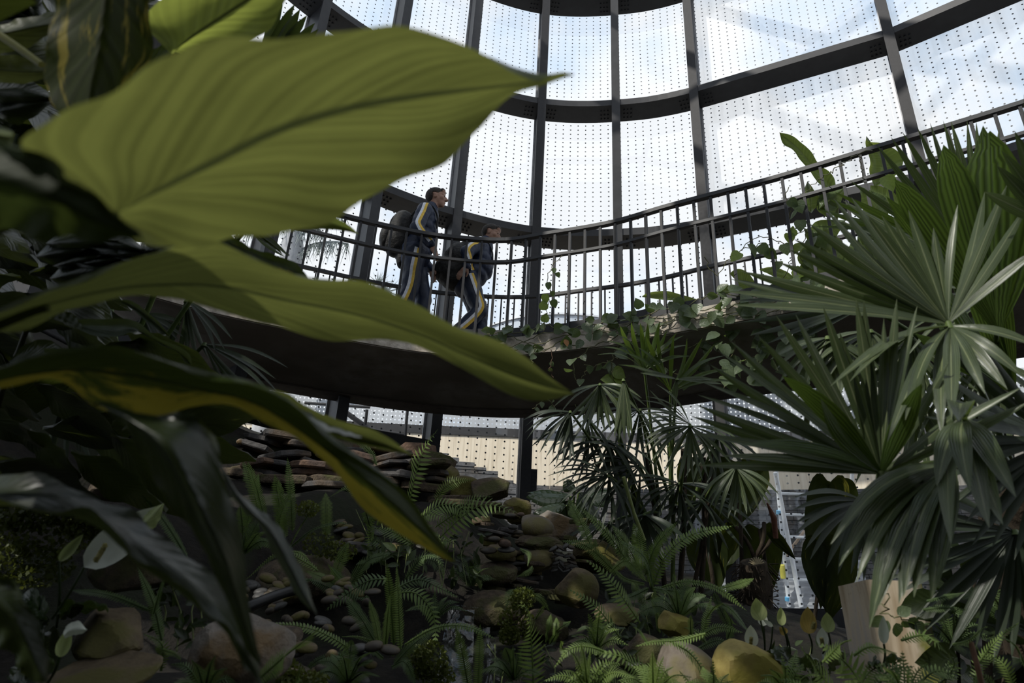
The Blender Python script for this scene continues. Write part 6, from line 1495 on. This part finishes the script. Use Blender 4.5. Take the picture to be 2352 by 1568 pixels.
lily_leaves(l2, (80, 1560), 1.75, [(110, 1500, 60), (20, 1560, 80)])
l3 = thing('peace_lily', 'peace lily with the tallest greenish flower, left of the fading yellow flower', 'plant', tuple(P(1740, 1560, 3.0)), 'peace lilies')
flower(l3, (1757, 1520), (1747, 1425), (1736, 1372), 36, 2.95, SPA_G, None, .5, .5); flower(l3, (1752, 1530), (1754, 1437), (1748, 1400), 22, 3.0, SPA_W, None, .3, .4)
flower(l3, (1757, 1530), (1775, 1438), (1752, 1422), 10, 2.93, SPA_W); flower(l3, (1725, 1545), (1727, 1486), (1724, 1434), 30, 2.9, SPA_W, (1724, 1480, 1726, 1462), .6, .3)
lily_leaves(l3, (1740, 1560), 2.95, [(1800, 1530, 26), (1690, 1510, 24), (1790, 1500, 20)])
l4 = thing('peace_lily', 'peace lily with a fading yellow flower and a small brownish one below it', 'plant', tuple(P(1850, 1570, 2.8)), 'peace lilies')
flower(l4, (1864, 1500), (1858, 1455), (1855, 1392), 36, 2.8, SPA_Y, (1866, 1444, 1870, 1428), .5, .4); flower(l4, (1810, 1500), (1796, 1436), (1793, 1393), 20, 2.9, SPA_G, None, .4, .5); flower(l4, (1815, 1520), (1806, 1455), (1790, 1440), 18, 2.9, SPA_Y, None, -.6, .5)
lily_leaves(l4, (1830, 1560), 2.8, [(1770, 1490, 36), (1800, 1540, 34), (1880, 1520, 30)])
l5 = thing('peace_lily', 'peace lily with a pointed green-white flower above an open white one, next to the pillar', 'plant', tuple(P(1895, 1570, 2.7)), 'peace lilies')
flower(l5, (1905, 1510), (1903, 1452), (1899, 1405), 30, 2.7, SPA_G, None, .5, .4); flower(l5, (1890, 1500), (1890, 1485), (1888, 1440), 26, 2.65, SPA_W, (1889, 1480, 1887, 1464), .5, .3)
lily_leaves(l5, (1900, 1570), 2.7, [(1940, 1500, 26), (1860, 1540, 26)])
l6 = thing('peace_lily', 'peace lily with a single narrow white flower standing in front of the pillar', 'plant', tuple(P(2028, 1560, 2.2)), 'peace lilies')
flower(l6, (2028, 1530), (2030, 1478), (2029, 1414), 22, 2.2, SPA_W, None, .3, .5); lily_leaves(l6, (2030, 1550), 2.2, [(2070, 1520, 20), (1990, 1530, 20)])

# =============================================================== dark broad plants in front of the low glass
ALO = leaf_mat('dark_elephant_ear', (.012, .020, .007), (.025, .036, .012), (.07, .09, .012), .3, .35, .45, vfreq=6, vk=6, vdepth=.2, patch=(.16, .15, .02), pthr=(.68, .76))
ap = thing('elephant_ear', 'dark elephant ear plant with huge backlit leaves in front of the scaffold', 'plant', tuple(P(1760, 1430, 5.4)))
def ear(x0, y0, x1, y1, w, d, m=ALO):
    dx, dy = x1 - x0, y1 - y0; L = hypot(dx, dy); nx, ny = -dy / L * w * .5, dx / L * w * .5
    q = lambda t, s: (x0 + dx * t + nx * s, y0 + dy * t + ny * s)
    blade(ap, 'leaf', [q(.0, 0), q(-.08, .5), q(.05, .95), q(.35, 1), q(.7, .6), q(1, 0)], [q(0, 0), q(.4, 0), q(1, 0)], [q(0, 0), q(-.08, -.5), q(.05, -.95), q(.35, -1), q(.7, -.6), q(1, 0)], d, d + .05, d, m, nu=28, nh=5, bulge=.04)
ear(1690, 1060, 1690, 1215, 150, 5.6); ear(1745, 1215, 1760, 1385, 95, 5.5); ear(1615, 1230, 1650, 1370, 90, 5.5); ear(1690, 1215, 1640, 1330, 70, 5.6); ear(1905, 1110, 1885, 1400, 100, 5.2); ear(1885, 1240, 1895, 1400, 90, 5.0); ear(1770, 1220, 1828, 1285, 26, 5.0); ear(1920, 1110, 1940, 1230, 90, 5.4)
ear(1590, 1050, 1575, 1180, 60, 5.6); ear(1640, 1090, 1655, 1210, 80, 5.7); ear(1930, 1260, 1905, 1430, 90, 5.1)
for a, b_ in (((1760, 1420), (1745, 1215)), ((1700, 1420), (1690, 1070)), ((1640, 1400), (1615, 1230)), ((1870, 1430), (1885, 1130)), ((1735, 1280), (1780, 1215)), ((1735, 1290), (1690, 1210)), ((1735, 1280), (1755, 1200))):
    mb = MB(); mb.tube(catmull([tuple(P(*a, 5.4)), tuple(P((a[0] + b_[0]) / 2 + 8, (a[1] + b_[1]) / 2, 5.4)), tuple(P(*b_, 5.5))], 8), .016, 6); obj('stem', mb, TRUNK, ap)
ts = thing('palm_stump', 'short shaggy brown palm stump with a pale cut crown before the scaffold', 'palm', tuple(P(1730, 1400, 5.0)))
mb = MB(); mb.tube([P(1738, 1420, 5.0), P(1735, 1340, 5.0), P(1730, 1290, 5.0)], [.11, .12, .09], 10); obj('trunk', mb, TRUNK, ts)
mb = MB()
for k in range(90):
    a = rv.uniform(0, 2 * pi); z = rv.uniform(1288, 1400); p = P(1733 + cos(a) * 34, z, 5.0 + sin(a) * .1); mb.tube([p, p + Vector((cos(a) * .07, sin(a) * .05, rv.uniform(-.1, .03)))], .004, 3)
obj('fibre', mb, TRUNK, ts, kind='stuff')
mb = MB()
for k in range(9): a = -1.2 + k * .3; b0 = P(1737, 1298, 4.95); mb.tube([b0, b0 + (VR * sin(a) + VU * cos(a)) * .06], [.012, .004], 5)
obj('crown', mb, noise_mat('pale_cut_fibre', (.3, .25, .15), (.45, .38, .25), 20, .8, .3), ts)
mb = MB(); mb.tube([P(1782, 1235, 4.95), P(1778, 1190, 4.95), P(1762, 1155, 4.95)], [.018, .022, .006], 7); obj('dead_spathe', mb, noise_mat('dead_spathe', (.10, .04, .025), (.16, .07, .04), 15, .7, .3), ts)
mo = thing('monstera', 'dark glossy split-leaved monstera behind the pale mossy rock', 'plant', tuple(P(1310, 1240, 5.6)))
MON = leaf_mat('monstera_leaf', (.014, .024, .012), (.03, .045, .022), (.06, .09, .02), .2, .22, .6, along=6, vdepth=.15)
def split_leaf(x0, y0, x1, y1, w, d):
    hub = P(x0, y0, d); tip = P(x1, y1, d); ax = tip - hub; L = ax.length; n0 = ((CAM0 - hub).normalized() + Z * .8).normalized(); sd = ax.cross(n0).normalized(); n0 = sd.cross(ax).normalized(); k = w * d / F * .5; mb = MB()
    for s in (-1, 1):
        for i in range(7):
            t0, t1 = i / 7, (i + .78) / 7; ww0, ww1 = k * sin(pi * (.15 + .8 * t0)), k * sin(pi * (.15 + .8 * t1))
            a0, a1 = hub + ax * t0, hub + ax * (t1 + .04)
            o0, o1 = a0 + sd * s * ww0 + ax * .16 - n0 * ww0 * .35, a1 + sd * s * ww1 + ax * .15 - n0 * ww1 * .35
            m0, m1 = a0.lerp(o0, .5) + n0 * .02, a1.lerp(o1, .5) + n0 * .02
            mb.grid([[a0, a1], [m0, m1], [o0, o1]], [(t0, .5), (t1, .5), (t0, .75), (t1, .75), (t0, 1), (t1, 1)])
    obj('leaf', mb, MON, mo)
    mb = MB(); mb.tube([P(1310, 1250, 5.65), hub], .010, 5); obj('stem', mb, PET, mo)
split_leaf(1310, 1140, 1222, 1136, 55, 5.5); split_leaf(1315, 1150, 1290, 1185, 60, 5.5); split_leaf(1330, 1130, 1370, 1190, 70, 5.55); split_leaf(1320, 1125, 1300, 1105, 40, 5.6); split_leaf(1345, 1150, 1400, 1130, 55, 5.6); split_leaf(1300, 1160, 1235, 1175, 40, 5.4)
# dark leafy stems at far right bottom
sh = thing('shrub', 'dark leafy shrub in deep shade between the pillar and the right edge', 'shrub', tuple(P(2260, 1560, 2.8)))
for k in range(46):
    x, y = rv.uniform(2140, 2400), rv.uniform(1180, 1560); p = P(x, y, rv.uniform(2.5, 3.1))
    o = place_leaf(sh, p, (rv.gauss(0, 1), rv.gauss(0, .5), rv.gauss(-.2, .6)), rv.uniform(.08, .17), 'b'); 
for k in range(5):
    x = 2160 + k * 45; mb = MB(); mb.tube([P(x, 1620, 2.8), P(x + rv.uniform(-40, 40), 1400, 2.8), P(x + rv.uniform(-60, 60), 1180, 2.8)], .007, 5); obj('stem', mb, TRUNK, sh)
mb = MB(); mb.tube([P(2230, 1475, 2.15), P(2245, 1530, 2.1), P(2262, 1600, 2.1)], .008, 6); obj('stem', mb, noise_mat('brown_twig', (.10, .05, .03), (.16, .09, .05), 12, .8, .2), sh)
DKL = leaf_mat('dark_shrub_leaf', (.010, .018, .006), (.022, .034, .010), (.05, .075, .01), .3, .4, .35, vfreq=6, vk=4, vdepth=.15)
LD = vine_leaf_mesh(DKL, 'oval')
for o in [c for c in sh.children if c.name.startswith('leaf')]: o.data = LD

# =============================================================== trees outside the glass
OUTP = leaf_mat('distant_palm_leaf', (.20, .23, .22), (.30, .33, .32), (.25, .28, .24), .3, .6, .2)
OUTT = noise_mat('distant_palm_trunk', (.30, .30, .31), (.42, .42, .43), 9, .8, .1)
op = thing('palm_tree', 'pale feather palm tree outside the glass at the left, fronds drooping', 'tree', tuple(P(668, 900, 13)))
mb = MB(); mb.tube([Vector((P(655, 760, 13).x, P(655, 760, 13).y, CZ - .35)), P(655, 760, 13), P(664, 640, 13), P(672, 560, 13), P(676, 520, 13)], [.24, .20, .22, .20, .12], 10); obj('trunk', mb, OUTT, op)
def feather(pts, n, L, d):
    C = catmull([tuple(P(x, y, d)) for x, y in pts], n); mb = MB(); mb.tube(C, .02, 4)
    for i in range(2, n):
        for s in (-1, 1):
            q = C[i] + Vector((s * .12 + rv.gauss(0, .08), rv.gauss(0, .1), -L * rv.uniform(.6, 1.1))); a = Vector((.012, 0, 0)); mb.add([C[i] - a, C[i] + a, q], [(0, 1, 2)])
    obj('frond', mb, OUTP, op)
feather([(676, 525), (700, 490), (740, 478), (790, 490)], 46, .5, 13); feather([(678, 580), (720, 560), (765, 555), (800, 560)], 46, .42, 13); feather([(670, 520), (640, 495), (600, 500), (570, 530)], 40, .5, 13); feather([(676, 520), (690, 480), (700, 440)], 30, .5, 13); feather([(676, 530), (720, 520), (745, 540)], 30, .5, 13)
ot = thing('palm_tree', 'far small palm crown outside the glass behind the taller man', 'tree', tuple(P(868, 760, 20)))
mb = MB(); mb.tube([Vector((P(870, 760, 20).x, P(870, 760, 20).y, CZ - .35)), P(870, 760, 20), P(868, 655, 20)], .1, 6); obj('trunk', mb, OUTT, ot)
mb = MB()
for cx, cy, k_, R_ in ((868, 650, 34, .45), (845, 665, 26, .4), (890, 670, 30, .6)):
    for k in range(k_):
        a = 2 * pi * rv.random(); c = P(cx, cy, 20); e = c + VR * cos(a) * R_ + VU * sin(a) * R_ * .8; t_ = (VR * -sin(a) + VU * cos(a)) * .02; mb.add([c - t_, c + t_, e], [(0, 1, 2)])
obj('crown', mb, OUTP, ot)
# =============================================================== unseen banana plants added to shade the left bank, tall palm, roof ribs
def bigleaf(parent, base, d, L, w, m, sag=.5):
    d = Vector(d).normalized(); sd = d.cross(Z).normalized(); n = sd.cross(d); mb = MB(); rows = []; uvs = []
    for i in range(15):
        t = i / 14; c = base + d * (L * t) - Z * (sag * L * t * t); ww = w * .5 * (sin(pi * min(1, t * .96 + .04)) ** .7 if t < 1 else 0)
        rows.append([c - sd * ww - n * ww * .2, c, c + sd * ww - n * ww * .2]); uvs += [(t, 0), (t, .5), (t, 1)]
    mb.grid(rows, uvs); return obj('leaf', mb, m, parent)
rq = random.Random(9)
bp = thing('banana_plant', 'tall unseen banana plant added outside the left edge to shade the rocky bank', 'plant', (-2.3, .9, ground(-2.3, .9)))
mb = MB(); mb.tube([(-2.3, .9, ground(-2.3, .9) - .1), (-2.3, .95, CZ + .8), (-2.2, .9, CZ + 1.7)], [.12, .10, .07], 10); obj('trunk', mb, STEM, bp)
for k in range(26):
    a = 2 * pi * k / 26 * 5 + rq.uniform(-.2, .2); b0 = Vector((-2.2, .9, CZ + 1.2 + rq.uniform(-.3, .7)))
    dx, dy = cos(a), sin(a)
    bigleaf(bp, b0, (dx, dy, rq.uniform(.2, .9)), rq.uniform(.7, 1.0) if dx > .2 else rq.uniform(1.0, 1.6), rq.uniform(.3, .42), GING_D, .45)
b2 = thing('banana_plant', 'second banana plant added for shade outside the left edge, nearer the slate pile', 'plant', (-2.8, 3.05, ground(-2.8, 3.05)))
mb = MB(); mb.tube([(-2.8, 3.05, ground(-2.8, 3.05) - .1), (-2.8, 3.05, CZ + 1.4), (-2.75, 3.05, CZ + 2.8)], [.12, .10, .07], 10); obj('trunk', mb, STEM, b2)
for k in range(28):
    a = 2 * pi * k / 28 * 5 + rq.uniform(-.2, .2); b0 = Vector((-2.75, 3.05, CZ + 2.2 + rq.uniform(-.5, .9)))
    bigleaf(b2, b0, (cos(a), sin(a), rq.uniform(.3, 1)), rq.uniform(.75, 1.0), rq.uniform(.3, .42), GING_D, .4)
tp = thing('tall_palm', 'tall feather palm outside the frame whose crown throws leaf shadows on the right-hand glass', 'palm', (-2.7, 1.7, ground(-2.7, 1.7)))
mb = MB(); mb.tube(catmull([(-2.7, 1.7, ground(-2.7, 1.7)), (-2.6, 1.7, CZ + 4), (-2.2, 2.0, CZ + 7.5), (-1.6, 2.5, CZ + 9.7)], 16), [.10 - .002 * i for i in range(16)], 10); obj('trunk', mb, TRUNK, tp)
for k in range(15):
    a = 2 * pi * k / 15 + rq.uniform(-.15, .15); el = rq.uniform(.1, 1.0); L = rq.uniform(1.6, 2.3); b0 = Vector((-1.6, 2.5, CZ + 9.7)); d = Vector((cos(a), sin(a), el)).normalized()
    C = [b0 + d * L * t - Z * (.55 * L * t * t) for t in [i / 24 for i in range(25)]]; mb = MB(); mb.tube(C, .014, 4); sd = d.cross(Z).normalized()
    for i in range(3, 25):
        for s in (-1, 1):
            q = C[i] + (sd * s * .8 + d * .4 - Z * .35).normalized() * (.5 * (1 - abs(i / 24 - .5)) + .1); t_ = (C[i] - C[i - 1]).normalized() * .018
            mb.add([C[i] - t_, C[i] + t_, q], [(0, 1, 2)], [(0, .3), (0, .7), (1, .5)])
    obj('frond', mb, FAN_D, tp)
roof = struct_empty('unseen_ceiling', (0, 2, HT))
for x in (-3.4, -1.7, 0, 1.7, 3.4, 5.1):
    mb = MB(); mb.box((x, 3.4, HT + .1), ((1, 0, 0), (0, 1, 0), (0, 0, 1)), (.05, 3.6, .12)); obj('rafter', mb, STEEL, roof, smooth=False)
for y in (1.6, 3.4):
    mb = MB(); mb.box((1.2, y, HT + .02), ((1, 0, 0), (0, 1, 0), (0, 0, 1)), (5.4, .04, .08)); obj('purlin', mb, STEEL, roof, smooth=False)
# low leafy herbs that fill the bank between the ferns
HERB = leaf_mat('herb_leaf', (.030, .050, .018), (.060, .085, .032), (.10, .15, .03), .3, .45, .35, vfreq=5, vk=3, vdepth=.15)
HM = {0: vine_leaf_mesh(HERB, 'oval'), 1: vine_leaf_mesh(DKL, 'oval')}
def herb(label, x0, x1, y0, y1, d0, d1, n, s, dark=.5):
    t = thing('herb', label, 'plant', tuple(P((x0 + x1) / 2, y1, d1)))
    for k in range(max(3, n // 12)):
        x = rq.uniform(x0, x1); mb = MB(); mb.tube([P(x, y1 + 15, d1), P(x + rq.uniform(-15, 15), (y0 + y1) / 2, (d0 + d1) / 2), P(x + rq.uniform(-25, 25), y0, d0)], .003, 4); obj('stem', mb, RACH, t)
    for k in range(n):
        u = rq.random(); y = y0 + (y1 - y0) * u; d = d0 + (d1 - d0) * u + rq.uniform(-.08, .08); p = P(rq.uniform(x0, x1), y, d)
        dr = Vector((rq.gauss(0, 1), rq.gauss(0, .5), rq.gauss(.1, .6))).normalized(); nn = (CAM0 - p).normalized() * .6 + Z * .6 + Vector((rq.gauss(0, .4), rq.gauss(0, .4), rq.gauss(0, .4)))
        yv = nn.cross(dr).normalized(); zv = dr.cross(yv).normalized(); sc = s * rq.uniform(.6, 1.3); w_ = .6
        link('leaf', HM[1 if rq.random() < dark else 0], t, Matrix(((dr.x * sc, yv.x * sc * w_, zv.x * sc, p.x), (dr.y * sc, yv.y * sc * w_, zv.y * sc, p.y), (dr.z * sc, yv.z * sc * w_, zv.z * sc, p.z), (0, 0, 0, 1))))
herb('small-leaved thin-stemmed herb on the left bank, under the third big leaf', 840, 985, 1170, 1300, 4.7, 4.0, 80, .075, .2)
herb('dark herb in the wet hollow left of the stacked stones', 1010, 1120, 1220, 1330, 4.6, 4.0, 50, .07, .6)
herb('dark herb under the big sword fern right of the round brown boulder', 1400, 1620, 1360, 1450, 4.2, 3.6, 80, .07, .6)
herb('dark herb under the white flowers at the right', 1680, 1920, 1480, 1568, 3.2, 2.8, 34, .07, .8)
herb('dark herb between the brown rock and the pale rock at the lower left', 330, 480, 1330, 1480, 2.8, 2.2, 50, .06, .7)
herb('herb with drooping pointed leaves below the round brown boulder', 1310, 1480, 1440, 1520, 3.6, 3.1, 40, .06, .5)
herb('dark herb at the very bottom beside the waterfall', 1120, 1280, 1480, 1590, 3.4, 3.0, 40, .05, .8)
